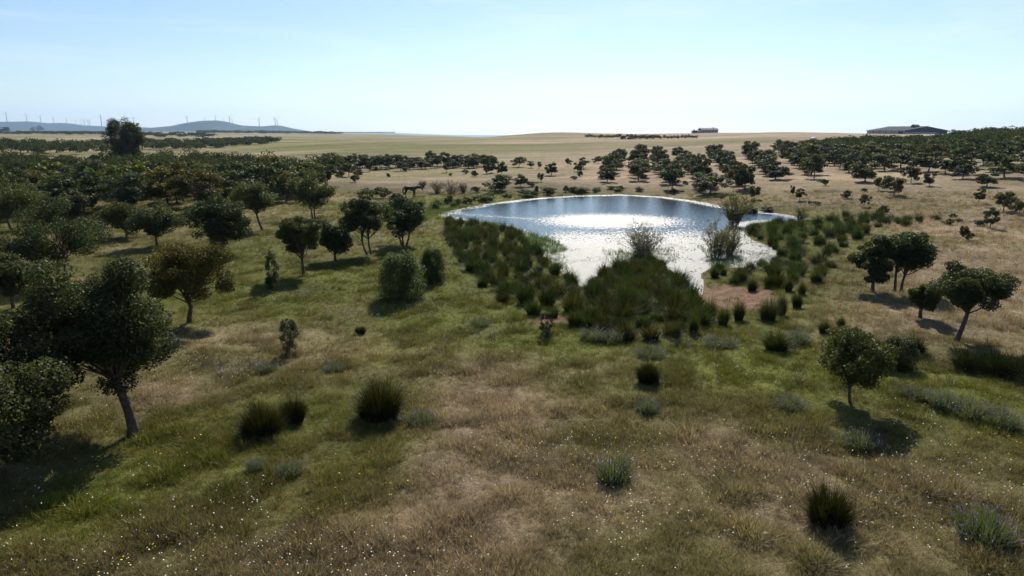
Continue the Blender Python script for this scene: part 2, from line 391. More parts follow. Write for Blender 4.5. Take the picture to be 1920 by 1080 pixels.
def size_at(px, py, wpx, hpx):
    x, y = gp(px, py); d = ray(px, py - hpx); t = y / d[1]; H = CAM_Z + d[2] * t - zt(x, y)
    return x, y, wpx * (y / ray(px, py)[1]) / FPX, max(H, .25)
def tree_px(px, py, wpx, hpx, name, label, cat, group=None, tint=None, var=None, rz=None, grow=1.0):
    x, y, Wm, Hm = size_at(px, py, wpx, hpx); d = math.hypot(x, y)
    if var is None: var = rnd.choice(NEAR) if d < 30 else rnd.choice(MID) if d < 72 else rnd.choice(FAR)
    return put_tree(var, x, y, Wm * grow, Hm, name, label, cat, group, TINTS.get(tint, None) if isinstance(tint, str) else tint, rz)

# ================================================================== THE SETTING
# ------------------------------------------------------------------ ground sheet
def build_ground():
    az = np.concatenate([np.linspace(-180, -52, 33)[:-1], np.linspace(-52, 52, 430)[:-1], np.linspace(52, 180, 33)])[:-1]
    az = np.radians(az); rr = np.concatenate([[2.5, 5], np.geomspace(8, 420, 330), np.geomspace(430, 16000, 90)])
    A_, R_ = np.meshgrid(az, rr); X = R_ * np.sin(A_); Y = R_ * np.cos(A_); Z = terrain(X, Y)
    g, d, m = fields(X, Y); nA, nR = len(az), len(rr)
    V = np.stack([X, Y, Z], -1).reshape(-1, 3); V = np.concatenate([V, [[0, 0, zt(0, .01)]]])
    i = np.arange(nR - 1)[:, None] * nA; j = np.arange(nA)[None]; j2 = (j + 1) % nA
    F = np.stack([i + j, i + nA + j, i + nA + j2, i + j2], -1).reshape(-1, 4)
    c = len(V) - 1; F3 = np.stack([np.full(nA, c), np.arange(nA), (np.arange(nA) + 1) % nA], -1)
    mt, t, o = nmat('meadow_ground')
    geo = N(t, 'ShaderNodeNewGeometry'); pos = geo.outputs['Position']
    def at(n): return N(t, 'ShaderNodeAttribute', attribute_name=n).outputs['Fac']
    nA_ = noise(t, 1.3, 8, .65, pos); nB = noise(t, .22, 6, .6, pos, .5); nC = noise(t, 9.0, 5, .7, pos)
    mp2 = N(t, 'ShaderNodeMapping'); mp2.inputs['Scale'].default_value = (.012, .05, .05); t.links.new(pos, mp2.inputs['Vector'])
    nD = noise(t, 1.0, 7, .62, mp2.outputs['Vector'], .4)
    straw = ramp(t, nA_, [(.28, (.17, .122, .076)), (.5, (.275, .212, .145)), (.75, (.39, .315, .235))])
    olive = ramp(t, nA_, [(.28, (.075, .068, .026)), (.5, (.125, .11, .044)), (.75, (.20, .165, .08))])
    green = ramp(t, nC, [(.25, (.062, .07, .014)), (.5, (.10, .115, .024)), (.75, (.15, .16, .04))])
    mud = ramp(t, nA_, [(.3, (.12, .07, .045)), (.7, (.24, .15, .10))])
    c1 = mixc(t, at('dry'), olive, straw)
    c1 = mixc(t, at('green'), c1, green)
    br = ramp(t, nD, [(.32, (.55, .55, .50)), (.5, (.95, .95, .93)), (.68, (1.4, 1.36, 1.32))]); c1 = mixc(t, 1.0, c1, br, 'MULTIPLY')
    br2 = ramp(t, nB, [(.3, (.8, .8, .8)), (.7, (1.15, 1.13, 1.1))]); c1 = mixc(t, 1.0, c1, br2, 'MULTIPLY')
    c1 = mixc(t, at('mud'), c1, mud)
    p = N(t, 'ShaderNodeBsdfPrincipled'); p.inputs['Roughness'].default_value = .95; p.inputs['Specular IOR Level'].default_value = .08
    t.links.new(c1, p.inputs['Base Color'])
    ad = N(t, 'ShaderNodeMath', operation='ADD'); t.links.new(nA_, ad.inputs[0]); t.links.new(nC, ad.inputs[1])
    bp = N(t, 'ShaderNodeBump'); bp.inputs['Strength'].default_value = .8; bp.inputs['Distance'].default_value = .22
    t.links.new(ad.outputs[0], bp.inputs['Height']); t.links.new(bp.outputs[0], p.inputs['Normal'])
    t.links.new(p.outputs[0], o.inputs['Surface'])
    me = mesh_np('ground', V, [F, F3], mt, None, True)
    for n, arr in (('green', g), ('dry', d), ('mud', m)):
        a = me.attributes.new(n, 'FLOAT', 'POINT'); a.data.foreach_set('value', np.append(arr.ravel(), .3).astype(np.float32))
    tag(ob('ground', me), 'rolling meadow ground of dry straw and green grass', 'ground', kind='structure')
build_ground()

# ------------------------------------------------------------------ pond
def build_pond():
    lo = POND.min(0) - 2; hi = POND.max(0) + 2; st = .45
    xs = np.arange(lo[0], hi[0], st); ys = np.arange(lo[1], hi[1], st)
    X, Y = np.meshgrid(xs, ys); s = sdf(X, Y)
    keep = s < .9; idx = -np.ones(X.shape, int)
    q = keep[:-1, :-1] & keep[1:, :-1] & keep[:-1, 1:] & keep[1:, 1:]
    used = np.zeros(X.shape, bool)
    for dy in (0, 1):
        for dx in (0, 1): used[dy:dy + q.shape[0], dx:dx + q.shape[1]] |= q
    idx[used] = np.arange(used.sum())
    V = np.stack([X[used], Y[used], np.zeros(used.sum())], -1)
    jj, ii = np.nonzero(q); F = np.stack([idx[jj, ii], idx[jj, ii + 1], idx[jj + 1, ii + 1], idx[jj + 1, ii]], -1)
    x, y, sd = X[used], Y[used], s[used]
    # wind: a gust patch, a ruffled belt along the shallow weedy end and the weedy rim
    gx, gy = gp(1145, 414); g = np.exp(-(((x - gx) / 8.0) ** 2 + ((y - gy) / 6.5) ** 2)) * 1.15
    shallow = 1 - sstep(50, 74, y + (fbm(x, y, 6, 3, 3) - .5) * 8 - .12 * (x - 6))
    rim = 1 - sstep(.2, 2.8, -sd + (fbm(x, y, 3, 3, 8) - .5) * 1.6)
    bx, by = gp(960, 408); streak = np.exp(-((y - by - (x - bx) * (-.55)) / 1.6) ** 2) * sstep(-14, -8, x) * (1 - sstep(6, 12, x)) * .7
    ruf = np.clip(np.maximum.reduce([g, shallow * 1.05, rim * .85, streak * .7]), 0, 1)
    mt, t, o = nmat('pond_water'); geo = N(t, 'ShaderNodeNewGeometry')
    at = N(t, 'ShaderNodeAttribute', attribute_name='ruffle').outputs['Fac']
    mpn = N(t, 'ShaderNodeMapping'); mpn.inputs['Scale'].default_value = (1.0, 1.6, 1.0); t.links.new(geo.outputs['Position'], mpn.inputs['Vector'])
    v = mpn.outputs['Vector']
    n1 = noise(t, 1.1, 3, .5, v, .3); n2 = noise(t, 5.5, 3, .6, v); n3 = noise(t, 2.0, 2, .5, v)
    mp3 = N(t, 'ShaderNodeMapping'); mp3.inputs['Scale'].default_value = (2.6, 1.1, 1.0); t.links.new(geo.outputs['Position'], mp3.inputs['Vector'])
    n4 = noise(t, 1.6, 4, .75, mp3.outputs['Vector'])
    def mth(op, a_, b_):
        q = N(t, 'ShaderNodeMath', operation=op)
        for i_, v_ in enumerate((a_, b_)):
            if hasattr(v_, 'links'): t.links.new(v_, q.inputs[i_])
            else: q.inputs[i_].default_value = v_
        return q.outputs[0]
    mr = N(t, 'ShaderNodeMapRange'); mr.inputs['From Min'].default_value = 0.0; mr.inputs['From Max'].default_value = .3
    t.links.new(mth('SUBTRACT', at, mth('ADD', mth('MULTIPLY', mth('SUBTRACT', n4, .5), 2.6), .42)), mr.inputs['Value']); at = mr.outputs[0]
    p = N(t, 'ShaderNodeBsdfPrincipled'); p.inputs['IOR'].default_value = 1.33
    t.links.new(mixc(t, at, (.012, .028, .045), (.045, .055, .05)), p.inputs['Base Color'])
    rg = N(t, 'ShaderNodeMapRange'); rg.inputs['To Min'].default_value = .09; rg.inputs['To Max'].default_value = .46
    t.links.new(at, rg.inputs['Value']); t.links.new(rg.outputs[0], p.inputs['Roughness'])
    b1 = N(t, 'ShaderNodeBump'); b1.inputs['Distance'].default_value = .12; b1.inputs['Strength'].default_value = .32
    b2 = N(t, 'ShaderNodeBump'); b2.inputs['Distance'].default_value = .10
    ms = N(t, 'ShaderNodeMapRange'); ms.inputs['To Min'].default_value = .12; ms.inputs['To Max'].default_value = .9
    t.links.new(at, ms.inputs['Value']); t.links.new(ms.outputs[0], b2.inputs['Strength'])
    t.links.new(n1, b1.inputs['Height']); t.links.new(n2, b2.inputs['Height']); t.links.new(b1.outputs[0], b2.inputs['Normal'])
    t.links.new(b2.outputs[0], p.inputs['Normal']); t.links.new(p.outputs[0], o.inputs['Surface'])
    me = mesh_np('pond', V, [F], mt, None, True)
    a = me.attributes.new('ruffle', 'FLOAT', 'POINT'); a.data.foreach_set('value', ruf.astype(np.float32))
    tag(ob('pond', me), 'blue rippled pond glittering in the sun', 'pond', kind='structure')
build_pond()

# ------------------------------------------------------------------ far hills (at six to nine kilometres)
M['hill'] = plain('far_hill_forest', (.035, .048, .03), .95, .05, .004, .4)
HILLS = []
def hill(pts, D, depth, label):
    xs_p = np.array([p[0] for p in pts], float); zs = np.array([CAM_Z + D * math.tan(-math.atan((p[1] - 540) / FPX) - PITCH) for p in pts])
    nx, ny = 220, 15
    pxs = np.linspace(xs_p[0], xs_p[-1], nx); X = (pxs - 960) / FPX / 1.026 * D
    prof = np.interp(pxs, xs_p, zs); prof = np.convolve(np.pad(prof, 4, mode='edge'), np.hanning(11)[1:-1] / np.hanning(11)[1:-1].sum(), 'valid')
    vs = np.linspace(-1, 1, ny); G = np.cos(vs * np.pi / 2) ** 1.4
    XX = np.repeat(X[None], ny, 0); YY = D + vs[:, None] * depth + np.zeros_like(XX)
    ZZ = (prof[None] + 6) * G[:, None] - 6 + (fbm(XX, YY, 220, 3, 4) - .5) * 9 * G[:, None]
    V = np.stack([XX, YY, ZZ], -1).reshape(-1, 3); i = np.arange(ny - 1)[:, None] * nx; j = np.arange(nx - 1)[None]
    F = np.stack([i + j, i + j + 1, i + nx + j + 1, i + nx + j], -1).reshape(-1, 4)
    me = mesh_np('hill', V, [F], M['hill'], None, True); o = tag(ob('hill', me), label, 'hill', kind='structure')
    HILLS.append((X, prof, D)); return o
hill([(-420,236),(-200,229),(-60,226),(0,229),(55,227),(90,231),(118,230),(150,235),(200,237),(260,238),(310,241),(345,244),(390,250)], 7200, 700, 'low blue wooded ridge with wind turbines')
hill([(262,243),(300,239),(335,236),(360,230),(385,226.5),(410,226),(428,230),(446,235),(470,236),(500,236.5),(517,234),(535,239),(560,244),(575,246.5),(595,247),(620,251),(650,256)], 5600, 600, 'long blue wooded hill with wind turbines')
hill([(540,256),(575,249),(605,246.5),(630,249),(648,248.6),(668,250.6),(686,250.2),(705,252.5),(730,258)], 9000, 500, 'faint low blue hill on the horizon')

# ------------------------------------------------------------------ wind turbines
M['turbine'] = plain('turbine_grey', (.34, .36, .40), .5, .3)
def turbine_meshes():
    tw = tube([[0, 0, 0], [0, 0, 30], [0, 0, 60], [0, 0, 90]], [2.6, 2.2, 1.8, 1.4], 10); t = mesh_np('tower', tw[0], [tw[1]], M['turbine'], None, True)
    bm = bmesh.new(); bmesh.ops.create_cube(bm, size=1, matrix=Matrix.Translation((0, 1.2, 91)) @ Matrix.Diagonal((3.4, 9, 3.4, 1))); bmesh.ops.bevel(bm, geom=bm.edges[:], offset=.6, segments=2, affect='EDGES')
    n = bpy.data.meshes.new('nacelle'); bm.to_mesh(n); bm.free(); n.materials.append(M['turbine'])
    bm = bmesh.new(); bmesh.ops.create_uvsphere(bm, u_segments=10, v_segments=6, radius=1.9, matrix=Matrix.Translation((0, -4, 91))); h = bpy.data.meshes.new('hub'); bm.to_mesh(h); bm.free(); h.materials.append(M['turbine'])
    rs = np.array([0, 4, 9, 20, 30, 37.]); wd = np.array([.9, 1.3, 2.3, 1.7, 1.1, .4])
    V = []; 
    for r, q in zip(rs, wd): V += [[-q * .4, -.25, r], [0, .3, r], [q * .8, .1, r], [0, -.35, r]]
    F = [[4 * i + k, 4 * i + (k + 1) % 4, 4 * i + 4 + (k + 1) % 4, 4 * i + 4 + k] for i in range(5) for k in range(4)]
    b = mesh_np('blade', V, [F], M['turbine'], None, True); return t, n, h, b
TM = turbine_meshes()
def turbine(px, pybase, pytop, D, label, group):
    d = ray(px, 245); x = d[0] / d[1] * D
    zb = None
    for X, prof, DD in HILLS:
        if X[0] <= x * DD / D <= X[-1] and abs(DD - D) < 1500: zb = float(np.interp(x * DD / D, X, prof)) if zb is None else max(zb, float(np.interp(x * DD / D, X, prof)))
    zb = (zb if zb is not None else 6) - 6
    ztop = CAM_Z + D * math.tan(-math.atan((pytop - 540) / FPX) - PITCH)
    s = max((ztop - zb) / 104.0, .35)
    e = empty('wind_turbine', (x, D, zb), rnd.uniform(-.6, .6)); e.scale = (s * 1.7, s * 1.7, s)
    ob('tower', TM[0], e); ob('nacelle', TM[1], e); ob('hub', TM[2], e); a0 = rnd.uniform(0, 2.1)
    for k in range(3):
        b = ob('blade', TM[3], e, (0, -4, 91)); b.rotation_euler = (0, a0 + k * 2.0944, 0)
    tag(e, label, 'wind turbine', group)
for q in [(16,227,211),(53,226,214),(79,229,216),(103,230,219),(127,231,221),(144,235,225),(154,235,224),(160,235,223),(167,236,225),(170,236,224),(198,237,227),(204,237,228),(192,236,215),(253,238,218)]:
    if q[0] in (192, 253): turbine(*q, 6700, 'tall wind turbine standing beside the dark eucalyptus crown on the skyline' if q[0] == 253 else 'tallest grey wind turbine on the low ridge, alone before the tall eucalyptus', None)
    else: turbine(*q, 7200, 'small pale wind turbine on the low blue ridge', 'wind turbines on the low ridge')
for q in [(353,231,217),(386,226,219),(406,226,215),(420,229,222),(432,232,216),(437,233,222),(487,236,220),(517,234,219),(521,235,223)]:
    turbine(*q, 5600, 'pale wind turbine standing on the long blue hill', 'wind turbines on the long hill')

# ------------------------------------------------------------------ buildings
M['roof'] = plain('barn_roof_sheet', (.045, .05, .065), .9, .1, .6, .2)
M['roofrib'] = plain('barn_roof_rib', (.06, .065, .085), .9, .1)
M['wallpanel'] = plain('pale_wall_panel', (.36, .36, .39), .8, .2, .5, .15)
M['darkpanel'] = plain('dark_gable_panel', (.07, .075, .10), .8, .2, .5, .2)
M['steel'] = plain('dark_steel', (.05, .05, .06), .6, .3)
def box(bm, x0, x1, y0, y1, z0, z1):
    bmesh.ops.create_cube(bm, size=1, matrix=Matrix.Translation(((x0 + x1) / 2, (y0 + y1) / 2, (z0 + z1) / 2)) @ Matrix.Diagonal((abs(x1 - x0), abs(y1 - y0), abs(z1 - z0), 1)))
def part(name, parent, mat, *boxes):
    bm = bmesh.new()
    for b in boxes: box(bm, *b)
    me = bpy.data.meshes.new(name); bm.to_mesh(me); bm.free(); me.materials.append(mat); return ob(name, me, parent)
def slab(name, parent, mat, pts, th):
    """quad slab extruded along its normal"""
    p = np.array(pts, float); n = np.cross(p[1] - p[0], p[3] - p[0]); n = n / np.linalg.norm(n) * th
    V = np.concatenate([p, p + n]); F = [[3, 2, 1, 0], [4, 5, 6, 7], [0, 1, 5, 4], [1, 2, 6, 5], [2, 3, 7, 6], [3, 0, 4, 7]]
    return ob(name, mesh_np(name, V, [F], mat), parent)
def barn():
    D = 500.0; ux = (1697 - 960) / FPX / 1.026 * D; z0 = zt(ux, D) - .3
    zof = lambda py: CAM_Z + D * math.tan(-math.atan((py - 540) / FPX) - PITCH) - z0
    e = empty('barn', (ux, D, z0), R(-72))
    Lh, Wd = 34.0, 40.0; he = zof(245.2); hr = zof(237.6)
    # local frame: long wall along -x from corner (0,0), gable along +y... corner nearest the camera at the origin
    def wall(name, x0, x1, y0, y1, mat): return part(name, e, mat, (x0, x1, y0, y1, 0, he - .1))
    for k in range(6): wall('wall_panel', -Lh + k * Lh / 6 + .12, -Lh + (k + 1) * Lh / 6 - .12, 0, .18, M['wallpanel'])
    for k in range(7): part('wall_post', e, M['steel'], (-Lh + k * Lh / 6 - .2, -Lh + k * Lh / 6 + .2, -.06, .3, 0, he - .05))
    part('sliding_door', e, M['darkpanel'], (-5.2, -1.2, -.2, -.08, 0, he * .86))
    wall('back_wall', -Lh, 0, Wd - .18, Wd, M['wallpanel']); wall('end_wall', -Lh, -Lh + .18, .3, Wd - .3, M['wallpanel'])
    for k in range(4): part('gable_panel', e, M['wallpanel'] if k < 3 else M['darkpanel'], (-.18, 0, .4 + k * (Wd - .8) / 4 + .08, .4 + (k + 1) * (Wd - .8) / 4 - .08, 0, he * .62))
    g = ob('gable', mesh_np('gable', [[.06, 0, he * .6], [.06, Wd, he * .6], [.06, Wd, he], [.06, Wd / 2, hr], [.06, 0, he], [-.2, 0, he * .6], [-.2, Wd, he * .6], [-.2, Wd, he], [-.2, Wd / 2, hr], [-.2, 0, he]],
            [np.array([[0, 1, 2, 3, 4], [9, 8, 7, 6, 5]]), np.array([[0, 5, 6, 1], [1, 6, 7, 2], [2, 7, 8, 3], [3, 8, 9, 4], [4, 9, 5, 0]])], M['darkpanel']), e)
    ov = .8; sl = (hr - he) / (Wd / 2); zo = he - sl * ov
    for side in (0, 1):
        y0, y1 = (-ov, Wd / 2) if side == 0 else (Wd + ov, Wd / 2)
        pts = [[-Lh - ov, y0, zo + .05], [ov, y0, zo + .05], [ov, y1, hr + .05], [-Lh - ov, y1, hr + .05]]
        if side: pts = pts[::-1]
        rf = slab('roof_slope', e, M['roof'], pts, .22)
        for k in range(14):
            xx = -Lh + k * Lh / 13
            q = [[xx - .12, y0, zo + .28], [xx + .12, y0, zo + .28], [xx + .12, y1, hr + .28], [xx - .12, y1, hr + .28]]
            slab('roof_seam', rf, M['roofrib'], q if not side else q[::-1], .07)
    part('ridge_cap', e, M['roofrib'], (-Lh - ov, ov, Wd / 2 - .35, Wd / 2 + .35, hr + .2, hr + .42))
    v = part('roof_vent', e, M['steel'], (-9.6, -6.2, Wd / 2 - 4.6, Wd / 2 - .4, hr - 1.2, hr + .7))
    slab('vent_hood', v, M['roof'], [[-9.9, Wd / 2 - 5, hr + .72], [-7.9, Wd / 2 - 5, hr + 1.7], [-7.9, Wd / 2, hr + 1.7], [-9.9, Wd / 2, hr + .72]][::-1], .15)
    slab('vent_hood', v, M['roofrib'], [[-7.9, Wd / 2 - 5, hr + 1.7], [-5.9, Wd / 2 - 5, hr + .72], [-5.9, Wd / 2, hr + .72], [-7.9, Wd / 2, hr + 1.7]][::-1], .15)
    tag(e, 'long grey barn with low pitched roof above the oak wood', 'barn')
barn()
M['plaster'] = plain('house_plaster', (.42, .43, .47), .85, .2, .8, .12)
M['tile'] = plain('house_roof', (.16, .13, .125), .85, .2, 1.5, .3)
M['pane'] = plain('window_glass', (.03, .035, .045), .15, .5)
def house():
    D = 560.0; ux = (1331 - 960) / FPX / 1.026 * D; z0 = zt(ux, D) - .2; e = empty('farmhouse', (ux, D, z0), R(8))
    part('wall', e, M['plaster'], (-7, 7, 0, 7, 0, 3.0))
    for s_ in (0, 1):
        y0, y1 = (-.5, 3.5) if s_ == 0 else (7.5, 3.5)
        pts = [[-7.4, y0, 2.9], [7.4, y0, 2.9], [7.4, y1, 4.3], [-7.4, y1, 4.3]]
        rf = slab('roof', e, M['tile'], pts if s_ == 0 else pts[::-1], .2)
        if s_ == 0: part('chimney', rf, M['plaster'], (3.4, 4.1, 2.6, 3.3, 4.0, 5.1))
    d = part('door', e, M['steel'], (-.5, .5, -.06, -.003, 0, 2.1)); part('handle', d, M['turbine'], (.3, .4, -.11, -.063, 1, 1.1))
    for xx in (-5.2, -2.6, 2.4, 5.0):
        wf = part('window', e, M['steel'], (xx - .6, xx + .6, -.06, -.003, 1.0, 2.2)); part('pane', wf, M['pane'], (xx - .5, xx + .5, -.09, -.063, 1.1, 2.1))
    part('shed', e, M['plaster'], (-13, -7.05, 1, 6, 0, 2.3))
    tag(e, 'low pale farmhouse on the far hilltop beside a tall conifer', 'house')
house()
M['tank'] = plain('white_tank', (.8, .8, .78), .5, .3)
def tank():
    x, y = gp(1526, 264); e = empty('water_tank', (x, y, zt(x, y)), .3)
    prof = [(0, 0), (.9, 0), (.95, .15), (.95, .95), (.75, 1.15), (0, 1.25)]; n = 14
    V = [[r * math.cos(a) * 1.3, r * math.sin(a), z + .12] for r, z in prof[1:-1] for a in np.linspace(0, 2 * np.pi, n, endpoint=False)]; k = len(V)
    V += [[0, 0, .12], [0, 0, 1.37]]
    F = [[i * n + j, i * n + (j + 1) % n, (i + 1) * n + (j + 1) % n, (i + 1) * n + j] for i in range(3) for j in range(n)]
    F3 = [[k, (j + 1) % n, j] for j in range(n)] + [[k + 1, 3 * n + j, 3 * n + (j + 1) % n] for j in range(n)]
    ob('tank_body', mesh_np('tank_body', V, [F, F3], M['tank'], None, True), e); part('skid', e, M['steel'], (-1.1, 1.1, -.6, -.4, -.1, .14), (-1.1, 1.1, .4, .6, -.1, .14))
    tag(e, 'small white rounded tank out on the far grassy hill', 'tank')
tank()

# ------------------------------------------------------------------ horse
def horse():
    pts = {}; names = []; rad = []; edges = []
    def v(n, p, r): pts[n] = len(names); names.append(p); rad.append(r)
    def e_(*ch):
        for a, b in zip(ch, ch[1:]): edges.append((pts[a], pts[b]))
    v('loin', (-.35, 0, 1.30), .27); v('rump', (-.72, 0, 1.32), .25); v('tailhead', (-.93, 0, 1.33), .10); v('barrel', (0, 0, 1.24), .31); v('chest', (.42, 0, 1.24), .29); v('withers', (.6, 0, 1.33), .23)
    v('neck', (.88, 0, 1.40), .17); v('neck2', (1.14, 0, 1.44), .13); v('poll', (1.32, 0, 1.44), .105); v('cheek', (1.43, 0, 1.30), .105); v('nose', (1.55, 0, 1.10), .072); v('muzzle', (1.61, 0, .98), .066)
    e_('loin', 'rump', 'tailhead'); e_('loin', 'barrel', 'chest', 'withers', 'neck', 'neck2', 'poll', 'cheek', 'nose', 'muzzle')
    for s, f, h in ((1, 0.0, -.12), (-1, -.06, .14)):
        k = str(s)
        v('ear' + k, (1.31, s * .07, 1.60), .025); e_('poll', 'ear' + k)
        v('elbow' + k, (.44 + f * .3, s * .17, .92), .115); v('knee' + k, (.46 + f, s * .16, .52), .062); v('fet' + k, (.46 + f * 1.6, s * .16, .17), .045); v('hoof' + k, (.50 + f * 1.6, s * .16, .03), .06)
        e_('chest', 'elbow' + k, 'knee' + k, 'fet' + k, 'hoof' + k)
        v('stifle' + k, (-.60 + h * .4, s * .17, .95), .17); v('hock' + k, (-.86 + h, s * .16, .56), .068); v('hfet' + k, (-.80 + h * 1.3, s * .16, .17), .046); v('hhoof' + k, (-.75 + h * 1.3, s * .16, .03), .06)
        e_('rump', 'stifle' + k, 'hock' + k, 'hfet' + k, 'hhoof' + k)
    me = bpy.data.meshes.new('body'); me.from_pydata(names, edges, [])
    x, y = gp(771, 371); e = empty('horse', (x, y, zt(x, y) - .02), R(-8)); e.scale = (1.05, 1.05, 1.05)
    b = ob('body', me, e); sk = b.modifiers.new('skin', 'SKIN'); sk.use_smooth_shade = True
    for i, r in enumerate(rad): me.skin_vertices[0].data[i].radius = (r, r)
    me.skin_vertices[0].data[0].use_root = True
    ss = b.modifiers.new('sub', 'SUBSURF'); ss.levels = 2; ss.render_levels = 2
    coat = plain('dark_bay_coat', (.022, .014, .011), .5, .35, 6, .3); me.materials.append(coat)
    hair = plain('black_hair', (.010, .008, .008), .6, .3)
    V, F = tube([[-.93, 0, 1.38], [-1.05, .01, 1.25], [-1.08, .02, .95], [-1.05, .03, .6], [-1.02, .03, .45]], [.05, .07, .085, .06, .015], 8); ob('tail', mesh_np('tail', V, [F], hair, None, True), e)
    V = []; F = []
    P = [(.66, 1.55), (.9, 1.58), (1.12, 1.58), (1.30, 1.57)]
    for i, (a, z) in enumerate(P): V += [[a, .02, z], [a - .05, .11, z - .22], [a, -.02, z], [a - .05, -.11, z - .22]]
    for i in range(3):
        for k in (0, 2): F.append([4 * i + k, 4 * i + k + 1, 4 * i + k + 5, 4 * i + k + 4])
        F.append([4 * i, 4 * i + 4, 4 * i + 6, 4 * i + 2])
    ob('mane', mesh_np('mane', V, [F], hair), e)
    tag(e, 'dark brown horse walking with lowered head on the bank above the pond', 'horse')
horse()

# ================================================================== VEGETATION
def poisson(poly, dmin, limit, seed, tries=14000, keep=None):
    rng = np.random.default_rng(seed); p = np.array(poly); lo, hi = p.min(0), p.max(0); X = rng.uniform(lo, hi, (tries, 2))
    m = inpoly(X[:, 0], X[:, 1], poly); X = X[m]
    if keep is not None: X = X[keep(X[:, 0], X[:, 1])]
    outp = []
    for x, y in X:
        if len(outp) >= limit: break
        if all((x - a) ** 2 + (y - b) ** 2 > dmin * dmin for a, b in outp): outp.append((x, y))
    return outp
# ------------------------------------------------------------------ near oaks with their own trunks
def hero(px, py, wpx, hpx, seed, label, tint, th=.33, lean=(0, 0), path=None, nleaf=30000, leaf=.10, nclump=50, trunk_r=.11, multi=1, name='oak_tree', rc=(.15, .34)):
    x, y, Wm, Hm = size_at(px, py, wpx, hpx)
    tm = crown_tree(seed, Hm, Wm, Hm * th, nclump, nleaf, leaf, lean=lean, path=path, trunk_r=trunk_r, multi=multi, rc=rc, bark_sides=10)
    v = Var(Hm, Wm, tm); return put_tree(v, x, y, Wm, Hm, name, label, 'tree', None, TINTS[tint], 0.0)
x, y, Wm, Hm = size_at(252, 815, 280, 330); k = Hm / 5.6
hero(252, 815, 248, 335, 101, 'big round oak with leaning bare trunk casting a long shadow on the green grass', 'mid', .22, (-.62, .2), nleaf=70000, leaf=.078, nclump=84, trunk_r=.155,
     path=[[0, 0, -.2], [-.02, 0, .3 * k], [-.07, 0, .8 * k], [-.2, .02, 1.3 * k], [-.34, .05, 1.8 * k], [-.45, .1, 2.3 * k], [-.6, .15, 2.9 * k], [-.75, .2, 3.5 * k], [-.85, .2, 4.1 * k]], rc=(.18, .33))
hero(-10, 905, 300, 345, 102, 'oak crown reaching into the scene beside the big leaning oak', 'grey', .1, (0, 0), nleaf=62000, leaf=.08, nclump=70, trunk_r=.16)
x, y, Wm, Hm = size_at(355, 605, 165, 150); k = Hm / 4.4
hero(355, 605, 168, 152, 103, 'bronze tinged oak with a kinked trunk beyond the big leaning oak', 'bronze', .3, (0, 0), nleaf=34000, leaf=.085, nclump=44,
     path=[[0, 0, -.2], [.02, 0, .3 * k], [.1, 0, .7 * k], [.16, 0, .95 * k], [.05, 0, 1.2 * k], [-.05, 0, 1.5 * k], [-.04, 0, 2.0 * k], [0, 0, 2.6 * k], [.05, 0, 3.1 * k]])
hero(112, 535, 180, 155, 104, 'dark open crowned oak with many branches behind the big leaning oak', 'dark', .2, nleaf=24000, nclump=40, multi=2)
hero(25, 578, 120, 105, 105, 'grey leaved oak beside the dark open crowned oak', 'grey', .3, nleaf=20000)
hero(295, 462, 104, 80, 106, 'round grey green oak standing in front of the grove', 'grey', .25, nleaf=14000, leaf=.13)
hero(236, 447, 92, 72, 107, 'dark oak with sunlit yellow green top beside the round grey oak', 'olive', .15, nleaf=13000, leaf=.13)
hero(421, 478, 120, 112, 108, 'dense dark dome shaped oak on a short single trunk', 'dark', .2, nleaf=18000, leaf=.13)
hero(24, 432, 130, 92, 109, 'bright green flat topped oak at the edge of the grove', 'light', .35, nleaf=14000, leaf=.13)
hero(494, 432, 86, 95, 110, 'yellow green oak with a curved slim trunk', 'light', .35, (-.6, 0), nleaf=12000, leaf=.13)
hero(570, 517, 98, 120, 111, 'airy oak with a slender crooked trunk at the meadow edge', 'olive', .35, nleaf=15000, leaf=.12, nclump=34)
hero(630, 490, 72, 78, 112, 'small dark oak beside the airy slender oak', 'dark', .18, nleaf=11000, leaf=.12)
hero(694, 478, 100, 118, 113, 'open oak with forked trunk between the small dark oak and the marsh', 'mid', .3, (-.3, 0), nleaf=14000, leaf=.13, multi=2)
hero(757, 460, 92, 92, 114, 'many stemmed dark oak next to the rush marsh', 'dark', .22, nleaf=15000, leaf=.13, multi=3)
hero(588, 410, 100, 84, 115, 'broad olive oak on twin trunks behind the airy oak', 'olive', .3, nleaf=11000, leaf=.16, multi=2)
hero(145, 412, 66, 54, 116, 'small round blue green oak between larger grove oaks', 'grey', .15, nleaf=9000, leaf=.14)
hero(1636, 548, 92, 104, 117, 'oak leaning over the marsh edge with leaves nearly to the ground', 'mid', .18, nleaf=17000, leaf=.11)
hero(1684, 548, 106, 112, 118, 'dark round oak with thin forked trunk overlapping its marsh edge neighbour', 'dark', .38, (.3, 0), nleaf=18000, leaf=.11, multi=2)
hero(1727, 596, 76, 70, 119, 'short sparse oak between two taller oaks on the dry slope', 'olive', .3, nleaf=10000, leaf=.10, nclump=24)
hero(1790, 640, 152, 152, 120, 'wide flat topped oak on a tall bare slanting trunk on the dry slope', 'mid', .40, (.45, 0), nleaf=34000, leaf=.08, nclump=44)
hero(1598, 757, 146, 150, 121, 'small open oak with thin forked stems standing on green grass', 'olive', .3, nleaf=17000, leaf=.075, nclump=40, trunk_r=.06)
# the eucalyptus
x, y = gp(240, 318); yy = y
H = CAM_Z + 1.0 * (yy * math.tan(R(.8))) - zt(x, y)
put_tree(Var(H, 10.6, crown_tree(131, H, 10.6, .6, 110, 22000, .30, kind='column', trunk_r=.45, rc=(.14, .28))), x, y, 10.6, H, 'eucalyptus_tree', 'tall dark eucalyptus towering over the oak grove', 'tree', None, TINTS['dark'], 0.0)

